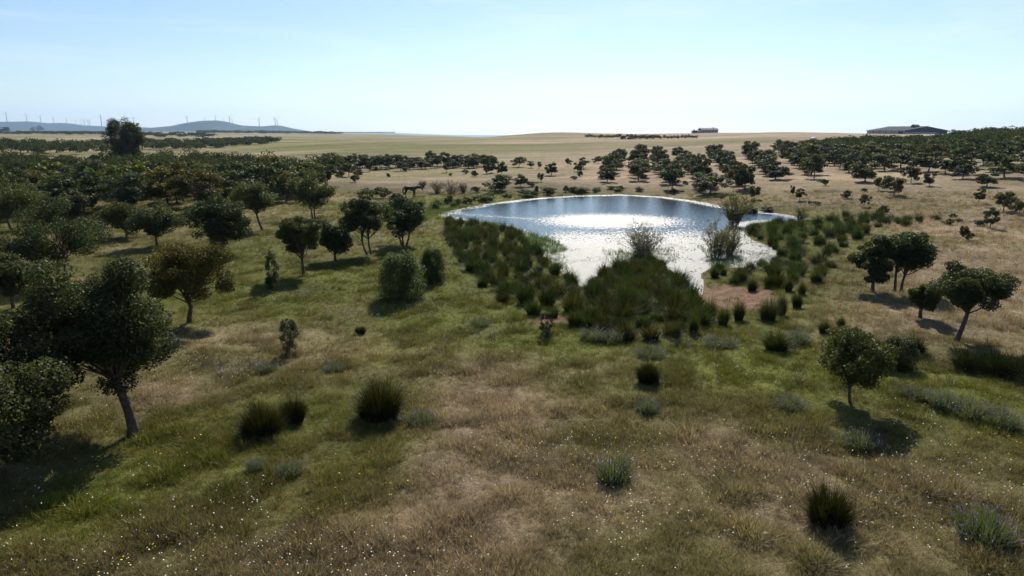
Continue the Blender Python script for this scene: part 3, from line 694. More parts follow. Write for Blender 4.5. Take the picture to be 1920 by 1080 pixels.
# ------------------------------------------------------------------ the grove
def tl(what, group):
    k = rnd.choice(['dark green', 'mid green', 'bronze tinged', 'grey green', 'yellow green']); b = rnd.uniform(.8, 1.2)
    t = {'dark green': (.62, .75, .68), 'mid green': (1, 1.05, .9), 'bronze tinged': (1.7, 1.2, .65), 'grey green': (1.25, 1.25, 1.25), 'yellow green': (1.6, 1.6, .8)}[k]
    return k + ' ' + what, 'tree', group + ', ' + k, tuple(v * b for v in t)
NO = [(q[0], q[1], q[2]) for q in PLANTED]
def clear(x, y, f=.42):
    ok = np.ones(x.shape, bool)
    for (a, b, wv) in NO: ok &= (x - a) ** 2 + (y - b) ** 2 > (wv * f) ** 2
    return ok
GROVE = wpoly([(-230,425),(-230,332),(120,328),(480,322),(640,326),(640,345),(560,372),(500,388),(380,402),(200,408),(0,420)])
for (x, y) in poisson(GROVE, 3.9, 84, 3, keep=lambda a, b: clear(a, b, .6) & (np.hypot(a, b) < 118)):
    put_tree(rnd.choice(FAR[:4] if math.hypot(x, y) > 85 else MID), x, y, rnd.uniform(4.8, 7.0), rnd.uniform(4.0, 5.6), 'oak_tree', *tl('oak in the crowded grove before the tall eucalyptus', 'oaks of the crowded grove'))
# tree line at the foot of the straw hill
G = 'oaks of the line below the straw hill'; LB = 'small dark oak in the tree line along the foot of the straw hill'
for k in range(40):
    px = 604 + k * 8.1 + rnd.uniform(-3, 3); py = 316 + rnd.uniform(-4, 3) - (px - 600) * .006
    tree_px(px, py, rnd.uniform(26, 38), rnd.uniform(20, 30), 'oak_tree', LB, 'tree', G)
for q in [(637,326,32,26),(655,331,36,31),(694,322,19,21),(752,321,25,22)]: tree_px(*q, 'oak_tree', LB, 'tree', G)
# scattered small oaks on the dry bank between tree line and pond
G = 'scattered oaks above the pond'; LB = 'small lone oak on the dry bank between the pond and the straw hill'
for q in [(838,323,17,21),(912,326,15,21),(921,324,21,25),(941,328,25,32),(973,313,27,23),(996,315,19,15),(1011,316,11,14),(1034,329,29,31),(1014,341,14,20),(976,350,31,30),(1065,311,14,17),(1083,322,22,22),(1094,316,24,24),(1121,307,19,17)]:
    tree_px(*q, 'oak_tree', LB, 'tree', G)
# planted rows beyond the pond
ORD = ['first', 'second', 'third', 'fourth', 'fifth', 'sixth', 'seventh', 'eighth']
ROWS = [((1137,341),(1164,305),8),((1194,339),(1204,290),12),((1259,354),(1228,296),13),((1330,364),(1272,296),14),((1397,356),(1338,296),12),((1453,338),(1402,290),11),((1528,334),(1462,286),11),((1622,341),(1520,284),11)]
for i, (a, b, n) in enumerate(ROWS):
    A0 = np.array(gp(*a)); B0 = np.array(gp(*b))
    for k in range(n):
        p = A0 + (B0 - A0) * (k + rnd.uniform(-.18, .18)) / (n - 1)
        put_tree(rnd.choice((FAR[1], FAR[3], FAR[3], FAR[0])), p[0] + rnd.uniform(-.3, .3), p[1], rnd.uniform(3.4, 5.3), rnd.uniform(2.8, 4.8), 'oak_tree', 'oak in the %s planted row beyond the pond, counting from the horse' % ORD[i], 'tree', 'oaks of the %s planted row' % ORD[i])
# wood on the slope below the barn
WOOD = wpoly([(1470,290),(1560,276),(1640,270),(1760,270),(2080,270),(2100,335),(1900,343),(1800,332),(1720,326),(1640,318),(1560,306)])
for (x, y) in poisson(WOOD, 5.0, 56, 5, keep=lambda a, b: np.hypot(a, b) < 190):
    put_tree(rnd.choice(FAR), x, y, rnd.uniform(4.2, 6.4), rnd.uniform(3.2, 4.4), 'oak_tree', *tl('oak in the dense wood on the slope below the barn', 'oaks of the wood below the barn'))
G = 'lone oaks on the bare slope'; LB = 'small lone oak on the bare tan slope below the wood'
for q in [(1396,354,36,40),(1414,374,28,30),(1485,366,11,24),(1499,376,23,26),(1620,388,19,26),(1676,367,42,42),(1647,357,22,29),(1662,358,22,31),(1708,343,34,37),(1742,349,26,33),(1772,326,42,30),(1835,381,27,32),(1882,396,46,43),(1911,403,26,28),(1856,428,38,40),(1805,335,44,32),(1850,350,46,34),(1805,452,20,34)]:
    tree_px(*q, 'oak_tree', LB, 'tree', G)

# ------------------------------------------------------------------ bushes
x, y, Wm, Hm = size_at(752, 562, 104, 86); put_tree(BUSH[0], x, y, Wm, Hm, 'shrub', 'big round green shrub leafy to the ground beside the rush marsh', 'shrub', None, (1.25, 1.5, 1.15))
x, y, Wm, Hm = size_at(812, 530, 58, 62); put_tree(BUSH[0], x, y, Wm, Hm, 'shrub', 'darker shrub tucked behind the big round green shrub', 'shrub', None, (.8, .95, .85), 2.0)
x, y, Wm, Hm = size_at(937, 358, 54, 33); put_tree(BUSH[1], x, y, Wm, Hm, 'shrub', 'large dark dome shaped shrub on the bank behind the pond', 'shrub', None, (.9, 1, .9))
for q, l, vv in [((117,300,17,11), 'low round bush alone in the straw field beyond the grove', 1), ((178,304,18,17), 'taller round bush alone in the straw field near the eucalyptus', 2)]:
    x, y, Wm, Hm = size_at(*q); put_tree(BUSH[vv], x, y, Wm, Hm, 'bush', l, 'bush', None, (.7, .75, .7))
for q, l in [((5,249,28,15), 'dark tree clump on the skyline field far beyond the grove'), ((62,247,10,11), 'smaller of two far round trees standing side by side'), ((75,247,15,15), 'larger of two far round trees standing side by side')]:
    x, y, Wm, Hm = size_at(*q); put_tree(FAR[3], x, y, Wm, Hm, 'round_tree', l, 'tree', None, (.7, .8, .8))
x, y, Wm, Hm = size_at(543, 668, 44, 74); put_tree(Var(3.0, 2.0, crown_tree(141, 3.0, 2.0, .02, 46, 6500, .075, lean=(.1, 0), trunk_r=.04, rc=(.13, .27), kind='column')), x, y, Wm, Hm, 'shrub', 'ragged dark shrub leaning over pale grass in the open meadow', 'shrub', None, TINTS['dark'], 0)
x, y, Wm, Hm = size_at(513, 545, 32, 76); put_tree(Var(3.0, 1.3, crown_tree(142, 3.0, 1.3, .05, 34, 4600, .08, kind='column', trunk_r=.04, rc=(.18, .36))), x, y, Wm, Hm, 'shrub', 'thin upright ivy dark shrub standing between the oaks', 'shrub', None, TINTS['dark'], 0)
x, y, Wm, Hm = size_at(1024, 630, 36, 46); put_tree(Var(3.0, 2.0, crown_tree(143, 3.0, 2.0, .02, 40, 5200, .09, kind='column', trunk_r=.05, rc=(.14, .28))), x, y, Wm, Hm, 'shrub', 'small dark upright shrub at the near edge of the rushes', 'shrub', None, (.6, .65, .55))
x, y, Wm, Hm = size_at(1682, 690, 80, 56); put_tree(BUSH[0], x, y, Wm, Hm, 'shrub', 'dark shrub with grey twigs behind the small open oak', 'shrub', None, (.75, .75, .6), 1.0)
G = 'low bushes on the dry slopes'; LB = 'low dark bush dotted on the dry grass slopes around the pond'
for q in [(872,326,14,10),(890,331,13,13),(892,361,17,14),(998,350,22,12),(1088,331,12,13),(1076,337,13,9),(1006,363,11,16),(1030,366,20,14),(1546,348,13,15),(1587,372,22,17),(1620,360,11,9),(1655,401,19,18),(1786,408,15,9),(1779,421,22,13),(1798,417,11,9),(1838,423,22,13),(1530,384,17,9),(1518,382,10,7),(1815,450,20,18),(713,372,38,26),(742,380,26,20),(667,342,20,18),(672,330,16,14),(705,320,8,9),(728,332,10,8),(760,322,12,10),(1408,398,36,12),(1437,396,30,12),(1375,378,14,9),(1352,372,10,8),(1262,362,14,10),(1285,346,14,8),(845,330,9,7)]:
    x, y, Wm, Hm = size_at(*q); put_tree(rnd.choice(BUSH[1:3]), x, y, Wm, Hm, 'bush', LB, 'bush', G)
G = 'green bushes along the far bank'; LB = 'low green bush on the grassy bank along the far pond shore'
bank = [(690,394),(760,392),(830,388),(900,379),(960,371),(1040,363),(1120,359),(1200,360)]
for k in range(64):
    f = rnd.random() ** 1.3 * (len(bank) - 1); i = min(int(f), len(bank) - 2); px = bank[i][0] + (bank[i + 1][0] - bank[i][0]) * (f - i); py = bank[i][1] + (bank[i + 1][1] - bank[i][1]) * (f - i) + rnd.uniform(-6, 3)
    x, y = gp(px, py)
    if sdf(np.array([x]), np.array([y]))[0] < .6: continue
    g_ = rnd.uniform(.9, 1.6); put_tree(rnd.choice(BUSH[1:3]), x, y, rnd.uniform(.9, 2.0), rnd.uniform(.5, 1.15), 'bush', LB, 'bush', G, (g_ * 1.15, g_ * 1.35, g_ * .8))

# ------------------------------------------------------------------ twiggy shrubs (willows in the water, bare grey shrubs)
def twiggy(seed, H, W, nstem, nleaf, leaf, up=.75):
    rng = np.random.default_rng(seed); B = Acc(); ends = []
    for k in range(nstem):
        a = rng.uniform(0, 6.28); r = W / 2 * rng.random() ** .6; h = H * rng.uniform(.55, 1.0) * (1 - .35 * (2 * r / W) ** 2)
        b = np.array([math.cos(a) * .12 * W * rng.random(), math.sin(a) * .12 * W * rng.random(), -.1]); tip = np.array([math.cos(a) * r, math.sin(a) * r, h])
        p = bend(b, tip, rng, 7, .06, .0); p[:, :2] = b[:2] + (tip[:2] - b[:2]) * (np.linspace(0, 1, 7)[:, None] ** (1 + up)) + (p[:, :2] - (b[:2] + (tip[:2] - b[:2]) * np.linspace(0, 1, 7)[:, None]))
        V, F = tube(p, np.linspace(.028, .006, 7), 4); B.add(V, F)
        for j in range(4):
            i0 = rng.integers(2, 6); e_ = p[i0] + np.array([rng.normal() * .16 * W, rng.normal() * .16 * W, rng.uniform(.08, .25) * H]); q = bend(p[i0], e_, rng, 4, .06)
            V, F = tube(q, np.linspace(.012, .004, 4), 3); B.add(V, F); ends.append(q)
        ends.append(p[3:])
    A = Acc(); n = nleaf; pk = rng.integers(0, len(ends), n); P = np.zeros((n, 3))
    for i in range(n):
        q = ends[pk[i]]; f = rng.random() ** .7 * (len(q) - 1.001); j = int(f); P[i] = q[j] + (q[j + 1] - q[j]) * (f - j)
    P += rng.normal(size=(n, 3)) * .06; V, F = leaf_quads(rng, P, norm(rng.normal(size=(n, 3))), leaf * rng.uniform(.7, 1.3, n), leaf * .4)
    A.add(V, F, np.clip(.5 + rng.normal(size=n) * .22, 0, 1))
    return B.mesh('stems', M['twig'], True), A.mesh('leaves', M['willow'])
def put_twiggy(px, py, wpx, hpx, seed, nstem, nleaf, leaf, name, label, tint, group=None):
    x, y, Wm, Hm = size_at(px, py, wpx, hpx); z = max(zt(x, y), -.5); Hm += max(0, -z) * 0
    s, l = twiggy(seed, Hm, Wm, nstem, nleaf, leaf); e = empty(name, (x, y, z), 0); ob('stems', s, e); c = ob('leaves', l, e); c.color = (*tint, 1)
    tag(e, label, 'shrub', group); PLANTED.append((x, y, Wm))
put_twiggy(1203, 482, 92, 74, 201, 46, 5200, .10, 'willow_shrub', 'open willow shrub standing in the shallow glittering water', (.9, .95, .8))
put_twiggy(1340, 482, 68, 72, 202, 34, 5600, .10, 'willow_shrub', 'leafy willow shrub at the waterline, foremost of two touching ones', (1.1, 1.05, .7))
put_twiggy(1366, 478, 56, 64, 203, 26, 4200, .10, 'willow_shrub', 'smaller willow shrub touching the leafy one at the waterline', (1.0, 1.0, .7))
put_twiggy(1375, 424, 66, 74, 204, 46, 9000, .12, 'willow_shrub', 'tall bushy olive brown willow where the pond meets the dry slope', (1.05, .95, .6))
put_twiggy(1500, 418, 34, 36, 205, 22, 1800, .11, 'willow_shrub', 'small bright willow at the end of the narrow pond arm', (1.1, 1.3, .8))
for i, q in enumerate([(820,363,34,28),(846,363,44,30),(868,362,24,22),(793,352,22,16)]):
    put_twiggy(*q, 210 + i, 40, 900, .10, 'bare_shrub', 'leafless grey brown shrub on the bank near the horse', (.8, .65, .6), 'leafless shrubs near the horse')

# ------------------------------------------------------------------ rushes
def blades(rng, n, h, rbase, spread, wid, lo=.42, droop=.25):
    a = rng.uniform(0, 6.28, n); rb = rbase * np.sqrt(rng.random(n)); hh = h * (lo + (1 - lo) * rng.random(n) ** 1.35) * (1 - .38 * (rb / rbase) ** 2) * (1 + .16 * np.sin(3 * a + h * 40) + .12 * np.sin(2 * a + h * 90)); a2 = a + rng.normal(size=n) * .5
    out_ = spread * (.15 + rb / rbase) * rng.uniform(.3, 1, n); B0 = np.stack([np.cos(a) * rb, np.sin(a) * rb, np.full(n, -.06)], -1); D = np.stack([np.cos(a2), np.sin(a2), np.zeros(n)], -1)
    M1 = B0 + D * (out_ * .35)[:, None] + np.array([0, 0, 1]) * (hh * .58)[:, None]; T1 = B0 + D * out_[:, None] * (1 + droop) + np.array([0, 0, 1]) * (hh * (1 - droop * .3 * rng.random(n)))[:, None]
    th = rng.uniform(0, 3.14, n); W_ = np.stack([np.cos(th), np.sin(th), np.zeros(n)], -1) * wid / 2
    V = np.stack([B0 - W_, B0 + W_, M1 + W_ * .9, M1 - W_ * .9, T1 + W_ * .25, T1 - W_ * .25], 1).reshape(-1, 3); k = np.arange(n)[:, None] * 6
    F = np.concatenate([k + np.array([[0, 1, 2, 3]]), k + np.array([[3, 2, 4, 5]])]); return V, F
def rush_mesh(seed, n, h, rb, sp, wid):
    rng = np.random.default_rng(seed); V, F = blades(rng, n, h, rb, sp, wid); t = np.clip(.45 + rng.normal(size=n) * .25, 0, 1); return mesh_np('blades', V, [F], M['rush'], np.concatenate([t, t]))
RUSH = [rush_mesh(300 + i, 420, 1.3, .30 + .06 * (i % 2), .42 + .2 * (i // 2), .022) for i in range(4)] + [rush_mesh(310 + i, 1300, 1.25 + .02 * i, .36, .55, .016) for i in range(3)]
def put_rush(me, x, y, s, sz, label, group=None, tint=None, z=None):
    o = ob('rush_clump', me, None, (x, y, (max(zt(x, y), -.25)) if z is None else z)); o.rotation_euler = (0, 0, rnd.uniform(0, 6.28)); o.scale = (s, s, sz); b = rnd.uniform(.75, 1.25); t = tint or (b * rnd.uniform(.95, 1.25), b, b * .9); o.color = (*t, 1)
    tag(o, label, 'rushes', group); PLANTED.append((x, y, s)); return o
AREAS = [
 ([(838,413),(930,428),(985,448),(1008,474),(1050,508),(1078,536),(1110,545),(1130,590),(1140,628),(1075,622),(1010,594),(950,572),(905,540),(872,500),(838,450)], 126, 1.05, 'dark rush clump in the marsh between the oaks and the pond', 'rushes of the marsh beside the oaks', 11),
 ([(1098,538),(1150,500),(1200,490),(1240,494),(1266,515),(1300,560),(1330,580),(1320,610),(1250,640),(1180,640),(1132,622)], 84, .82, 'dark rush clump on the spit between two inlets of the pond', 'rushes on the spit between the inlets', 12),
 ([(1318,505),(1400,505),(1470,486),(1420,455),(1400,432),(1450,420),(1540,418),(1590,402),(1660,410),(1760,412),(1700,425),(1640,430),(1580,470),(1560,520),(1480,545),(1400,535),(1350,528)], 100, 1.3, 'dark rush clump in the marsh at the foot of the bare slope', 'rushes at the foot of the bare slope', 13)]
for poly, lim, dm, lb, gr, sd_ in AREAS:
    for (x, y) in poisson(wpoly(poly), dm, lim, sd_, keep=lambda a, b: (sdf(a, b) > -.1)):
        tall = rnd.random() < .45; br = rnd.random() < .3; s = rnd.uniform(.6, 1.0) if not tall else rnd.uniform(.75, 1.25); b = rnd.uniform(.5, 1.0)
        put_rush(rnd.choice(RUSH[:4]), x, y, s, rnd.uniform(.82, 1.1) if tall else rnd.uniform(.5, .7), lb.replace('dark', ('tall ' if tall else 'low ') + ('brown' if br else 'green')), gr + (', tall' if tall else ', low') + (' brown' if br else ' green'), (b * 1.25, b * .98, b * .75) if br else (b * .95, b * 1.1, b * .8))
G = 'rush clumps around the mud patch'; LB = 'single rush clump standing in grass around the reddish mud patch'
for q in [(1385,600,26,44),(1440,600,40,46),(1465,592,20,50),(1494,577,22,34),(1503,552,18,28),(1478,545,20,30),(1442,538,22,26),(1410,545,22,28),(1330,600,30,44),(1355,610,26,40),(1300,625,22,44),(1268,636,18,36),(1340,520,20,24),(1390,528,24,26),(1080,610,40,34),(1576,615,18,26),(1530,528,28,26),(1455,655,60,40),(1545,625,26,30)]:
    x, y, Wm, Hm = size_at(*q); put_rush(rnd.choice(RUSH[4:]), x, y, Wm / 1.35, Hm / 1.15, LB, G)
G = 'rush clumps tinted as shade by the flat topped oak'; LB = 'dark spreading rush clump, shade put into its tint, by the flat topped oak'
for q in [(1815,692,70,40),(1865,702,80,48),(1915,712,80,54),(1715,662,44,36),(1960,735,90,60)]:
    x, y, Wm, Hm = size_at(*q); put_rush(rnd.choice(RUSH[4:]), x, y, Wm / 1.35, Hm / 1.15, LB, G, (.42, .46, .38))  # dark rushes whose lowered tint also paints the oak's shade here
HB = [rush_mesh(330 + i, 2600, 1.25 + .02 * i, .44, .40, .013) for i in range(2)]
for q, l, i in [((712,785,92,74), 'thick dark rush tussock with pale dead blades hanging at its front', 0), ((492,815,88,60), 'low wide rush tussock, larger of a touching pair in the meadow', 1), ((551,789,52,48), 'smaller rush tussock touching the low wide one', 0), ((1215,715,48,40), 'lone small dark rush tussock in the middle of the dry meadow', 1), ((1553,982,88,76), 'dark square rush tussock with its shadow on flowery dry grass', 0), ((676,626,22,16), 'tiny rush tuft in the flowery meadow', 1)]:
    x, y, Wm, Hm = size_at(*q); o = put_rush(HB[i], x, y, Wm / 1.35, Hm / 1.15, l, None, (.62, .50, .36))
    if q[0] in (712, 1553):
        rng = np.random.default_rng(q[0]); n = 170; V, F = blades(rng, n, .62, .56, .17, .02, .5, 1.0); q6 = V.reshape(-1, 6, 3); q6[:, 4:, 2] *= .3; V = q6.reshape(-1, 3); keepf = np.ones(len(F), bool); t = np.clip(rng.random(n), 0, 1)
        if q[0] == 1553: n_ = 60; F = np.concatenate([F[:n_], F[n:n + n_]]); t = t[:n_]
        ob('dead_blades', mesh_np('dead_blades', V, [F], M['deadblade'], np.concatenate([t, t])), o)

# ------------------------------------------------------------------ lavender bushes
def lavender(seed):
    rng = np.random.default_rng(seed); V, F = blades(rng, 700, .5, .42, .3, .014, .6, .1); t = np.clip(.5 + rng.normal(size=700) * .25, 0, 1); f = mesh_np('foliage', V, [F], M['lavleaf'], np.concatenate([t, t]))
    tips = V.reshape(-1, 6, 3)[:, 4]; k = rng.random(len(tips)) < .2; P = tips[k] + np.array([0, 0, .02]); n = len(P); V2, F2 = leaf_quads(rng, P, norm(rng.normal(size=(n, 3)) * np.array([1, 1, .3])), .05, .028)
    return f, mesh_np('flower_spikes', V2, [F2], M['lavflower'], rng.random(n))
LAV = [lavender(400 + i) for i in range(4)]
for q in [(1110,636,50,26),(1145,640,50,26),(1495,644,50,32),(1150,900,74,56),(1612,838,62,40),(1480,764,60,26),(1845,1012,104,70),(1770,762,60,36),(1825,780,70,36),(1880,797,66,36),(1725,747,50,26),(1215,770,50,28),(792,792,60,24),(1220,668,60,20),(500,694,46,20),(628,694,40,18),(1350,648,60,20),(545,888,50,28),(480,880,36,24),(1700,740,40,20),(900,610,40,14)]:
    x, y, Wm, Hm = size_at(*q); fm, sm = rnd.choice(LAV); e = empty('lavender_bush', (x, y, zt(x, y)), rnd.uniform(0, 6)); e.scale = (Wm / 1.1, Wm / 1.1, Hm / .5); a = ob('foliage', fm, e); a.color = (1, 1, 1, 1); b = ob('flower_spikes', sm, e); b.color = (1, 1, 1, 1); b['kind'] = 'stuff'
    tag(e, 'low grey green bush with pale violet flower spikes in the meadow', 'bush', 'flowering bushes in the meadow')

# ------------------------------------------------------------------ pale stone
x, y, Wm, Hm = size_at(1434, 1006, 16, 9); bm = bmesh.new(); bmesh.ops.create_icosphere(bm, subdivisions=3, radius=1)
for v in bm.verts:
    k = 1 + .35 * (float(vnoise(np.array(v.co.x * 1.7 + 5), np.array(v.co.y * 1.7 + v.co.z * 2.1))) - .5); v.co = Vector((v.co.x * k * Wm / 2 * 1.2, v.co.y * k * Wm / 2 * .9, v.co.z * k * Wm / 2 * .7))
me = bpy.data.meshes.new('stone'); bm.to_mesh(me); bm.free(); me.materials.append(plain('pale_stone', (.42, .38, .33), .9, .2, 9, .3, .5)); tag(ob('stone', me, None, (x, y, zt(x, y) + .04)), 'single pale stone lying in the dry grass near the square tussock', 'stone')

# ------------------------------------------------------------------ far orchard and conifer on the hilltop
for k in range(24):
    x, y, Wm, Hm = size_at(1099 + k * 5.9 + rnd.uniform(-1, 1), 258.5 + rnd.uniform(-1, 1), rnd.uniform(7, 10), rnd.uniform(7, 10)); put_tree(FAR[3], x, y, Wm, Hm, 'orchard_tree', 'tiny orchard tree in the lines on the far hilltop', 'tree', 'far orchard trees', (.7, .75, .7))
for k in range(22):
    x, y, Wm, Hm = size_at(1166 + k * 6.6 + rnd.uniform(-1, 1), 262 - k * .12 + rnd.uniform(-.8, .8), rnd.uniform(7, 10), rnd.uniform(7, 10)); put_tree(FAR[3], x, y, Wm, Hm, 'orchard_tree', 'tiny orchard tree in the lines on the far hilltop', 'tree', 'far orchard trees', (.7, .75, .7))
D = 545; x = (1303 - 960) / FPX / 1.026 * D
put_tree(Var(6, 3.0, crown_tree(151, 6, 3.0, .8, 22, 2600, .3, kind='column', trunk_r=.14, rc=(.2, .36))), x, D, 4.2, CAM_Z + D * math.tan(-math.atan((242 - 540) / FPX) - PITCH) - zt(x, D), 'conifer_tree', 'single dark conifer on the far hilltop beside the farmhouse', 'tree', None, TINTS['dark'], 0)

# ------------------------------------------------------------------ far woods that read as one mass
def wood(name, poly, n, h, r, leaf, nl, label, seed, tint=(1, 1, 1)):
    rng = np.random.default_rng(seed); W_ = wpoly(poly); p = np.array(W_); lo, hi = p.min(0), p.max(0); X = rng.uniform(lo, hi, (n * 14, 2)); X = X[inpoly(X[:, 0], X[:, 1], W_)][:n]
    Z = terrain(X[:, 0], X[:, 1]); A = Acc()
    for (x, y), z in zip(X, Z):
        hh = h * rng.uniform(.55, 1.1); tv = rng.uniform(-.2, .2); k = 3
        for _ in range(k):
            c = np.array([x + rng.normal() * r * .4, y + rng.normal() * r * .4, z + hh * rng.uniform(.35, .72)]); d = norm(rng.normal(size=(nl, 3))); P = c + d * (r * rng.uniform(.45, .8)) * (.4 + .6 * rng.random((nl, 1)) ** .5) * np.array([1, 1, hh / h * .8 * h / (2.2 * r)])
            P[:, 2] = np.maximum(P[:, 2], z + .1); s = leaf * rng.uniform(.7, 1.3, nl); V, F = leaf_quads(rng, P, norm(d * .7 + rng.normal(size=(nl, 3)) * .6), s, s * .75); A.add(V, F, np.clip(.45 + tv + rng.normal(size=nl) * .18, 0, 1))
    o = ob(name, A.mesh(name, M['wood_far'])); o.color = (*tint, 1); tag(o, label, 'wood', kind='stuff')
wood('far_wood', [(-260,296),(-260,278),(60,275),(150,281),(212,289),(100,293)], 170, 6.0, 3.4, .75, 60, 'dark wood along the straw field behind the eucalyptus', 501)
wood('far_wood', [(268,283),(300,274),(420,268),(500,264),(522,268),(430,277),(340,283)], 200, 4.6, 3.6, .85, 50, 'scrub belt running along the hollow behind the grove', 502)
wood('far_wood', [(100,274),(215,276),(330,270),(330,266),(180,270)], 60, 3.6, 3.5, .9, 40, 'thin scrub line across the far straw fields', 503)
wood('far_wood', [(-200,252.5),(60,252),(200,256),(340,259),(420,256),(330,252),(100,249)], 190, 6, 9, 2.2, 40, 'long dark scrub strip between far fields', 504)
wood('far_wood', [(380,250),(560,250.5),(640,250.6),(640,249.6),(500,248.6),(380,248.6)], 150, 9, 16, 4.5, 40, 'dark tree line at the foot of the long blue hill', 505)
wood('far_wood', [(1790,259),(1860,257),(2100,256),(2100,285),(1790,285)], 300, 4.6, 3.0, .55, 90, 'massed oak crowns along the wooded crest beside the barn', 507)
wood('far_wood', [(1480,288),(1560,277),(1640,272),(1790,270),(1790,290),(1640,296),(1560,296)], 230, 3.8, 2.8, .5, 90, 'massed oak crowns on the slope in front of the barn', 508)
wood('far_wood', [(-230,336),(-230,318),(120,316),(420,314),(600,316),(640,322),(480,330),(120,336)], 150, 5.0, 2.9, .38, 150, 'massed crowns at the back of the crowded grove', 509)

# ------------------------------------------------------------------ meadow grass (geometry-node tufts)
def grass_material():
    m, t, o = nmat('meadow_grass'); a = N(t, 'ShaderNodeAttribute', attribute_name='col', attribute_type='INSTANCER'); b = N(t, 'ShaderNodeAttribute', attribute_name='tint')
    c = mixc(t, 1.0, a.outputs['Color'], ramp(t, b.outputs['Fac'], [(0, (.6, .6, .6)), (1, (1.4, 1.4, 1.4))]), 'MULTIPLY')
    p = N(t, 'ShaderNodeBsdfPrincipled'); p.inputs['Roughness'].default_value = .6; p.inputs['Specular IOR Level'].default_value = .2; t.links.new(c, p.inputs['Base Color'])
    tr = N(t, 'ShaderNodeBsdfTranslucent'); t.links.new(mixc(t, 1.0, c, (1.25, 1.25, .9), 'MULTIPLY'), tr.inputs['Color']); ms = N(t, 'ShaderNodeMixShader'); ms.inputs[0].default_value = .28
    t.links.new(p.outputs[0], ms.inputs[1]); t.links.new(tr.outputs[0], ms.inputs[2]); t.links.new(ms.outputs[0], o.inputs['Surface']); return m
def build_grass():
    gm = grass_material(); col = bpy.data.collections.new('grass_tufts')
    for i in range(8):
        rng = np.random.default_rng(600 + i); n = 26 if i < 5 else 16; h = [.30, .24, .34, .2, .27, .16, .42, .13][i]; sp = [.14, .18, .12, .2, .16, .16, .16, .2][i]
        V, F = blades(rng, n, h, [.11, .14, .1, .16, .12, .14, .08, .16][i], sp, .010 if i != 7 else .016, .45, .5); t = rng.random(n)
        o = bpy.data.objects.new('tuft_%d' % i, mesh_np('tuft', V, [F], gm, np.concatenate([t, t]))); col.objects.link(o)
    rng = np.random.default_rng(77); n = 330000; r = np.exp(rng.uniform(math.log(10.5), math.log(105), n)); a = np.radians(rng.uniform(-44, 44, n)); x = r * np.sin(a); y = r * np.cos(a)
    s = sdf(x, y); g, d, m = fields(x, y); clump = fbm(x, y, .9, 2, 21)
    k = (s > .15) & (rng.random(n) > m * .9) & (rng.random(n) < .55 + .6 * clump); x, y, r, g, d, clump = x[k], y[k], r[k], g[k], d[k], clump[k]; n = len(x); z = terrain(x, y) - .02
    gsel = np.clip(g + rng.normal(size=n) * .16, 0, 1)[:, None]; dsel = np.clip(d + rng.normal(size=n) * .22, 0, 1)[:, None]
    c = np.array([.135, .108, .036]) * (1 - dsel) + np.array([.35, .27, .19]) * dsel; c = c * (1 - gsel) + np.array([.108, .118, .016]) * gsel; c *= rng.uniform(.75, 1.3, (n, 1))
    c *= (.55 + .9 * fbm(x, y, 1.3, 3, 61))[:, None]
    red = rng.random(n) < .05; c[red] = np.array([.20, .115, .055])
    sc_ = rng.uniform(.6, 1.25, n) * (1 + .5 * sstep(30, 90, r)) * (.4 + 1.35 * clump ** 1.7)
    me = bpy.data.meshes.new('meadow_grass'); me.vertices.add(n); me.vertices.foreach_set('co', np.stack([x, y, z], -1).astype(np.float32).ravel())
    def att(nm, ty, key, arr): q = me.attributes.new(nm, ty, 'POINT'); q.data.foreach_set(key, arr.ravel())
    att('col', 'FLOAT_COLOR', 'color', np.concatenate([c, np.ones((n, 1))], 1).astype(np.float32)); att('scl', 'FLOAT', 'value', sc_.astype(np.float32))
    att('rot', 'FLOAT_VECTOR', 'vector', np.stack([rng.normal(size=n) * .14, rng.normal(size=n) * .14, rng.uniform(0, 6.28, n)], -1).astype(np.float32)); att('idx', 'INT', 'value', rng.integers(0, 8, n).astype(np.int32))
    o = ob('meadow_grass', me); ng = bpy.data.node_groups.new('scatter_tufts', 'GeometryNodeTree'); ng.interface.new_socket('Geometry', in_out='INPUT', socket_type='NodeSocketGeometry'); ng.interface.new_socket('Geometry', in_out='OUTPUT', socket_type='NodeSocketGeometry')
    gi = ng.nodes.new('NodeGroupInput'); go = ng.nodes.new('NodeGroupOutput'); ip = ng.nodes.new('GeometryNodeInstanceOnPoints'); ci = ng.nodes.new('GeometryNodeCollectionInfo'); ci.inputs['Collection'].default_value = col; ci.inputs['Separate Children'].default_value = True; ci.inputs['Reset Children'].default_value = True
    def na(nm, ty): q = ng.nodes.new('GeometryNodeInputNamedAttribute'); q.data_type = ty; q.inputs['Name'].default_value = nm; return q.outputs['Attribute']
    l = ng.links.new; l(gi.outputs[0], ip.inputs['Points']); l(ci.outputs[0], ip.inputs['Instance']); ip.inputs['Pick Instance'].default_value = True
    l(na('idx', 'INT'), ip.inputs['Instance Index']); l(na('scl', 'FLOAT'), ip.inputs['Scale']); l(na('rot', 'FLOAT_VECTOR'), ip.inputs['Rotation']); l(ip.outputs[0], go.inputs[0])
    md = o.modifiers.new('scatter', 'NODES'); md.node_group = ng; tag(o, 'meadow grass, straw coloured and green in patches', 'grass', kind='stuff')
build_grass()

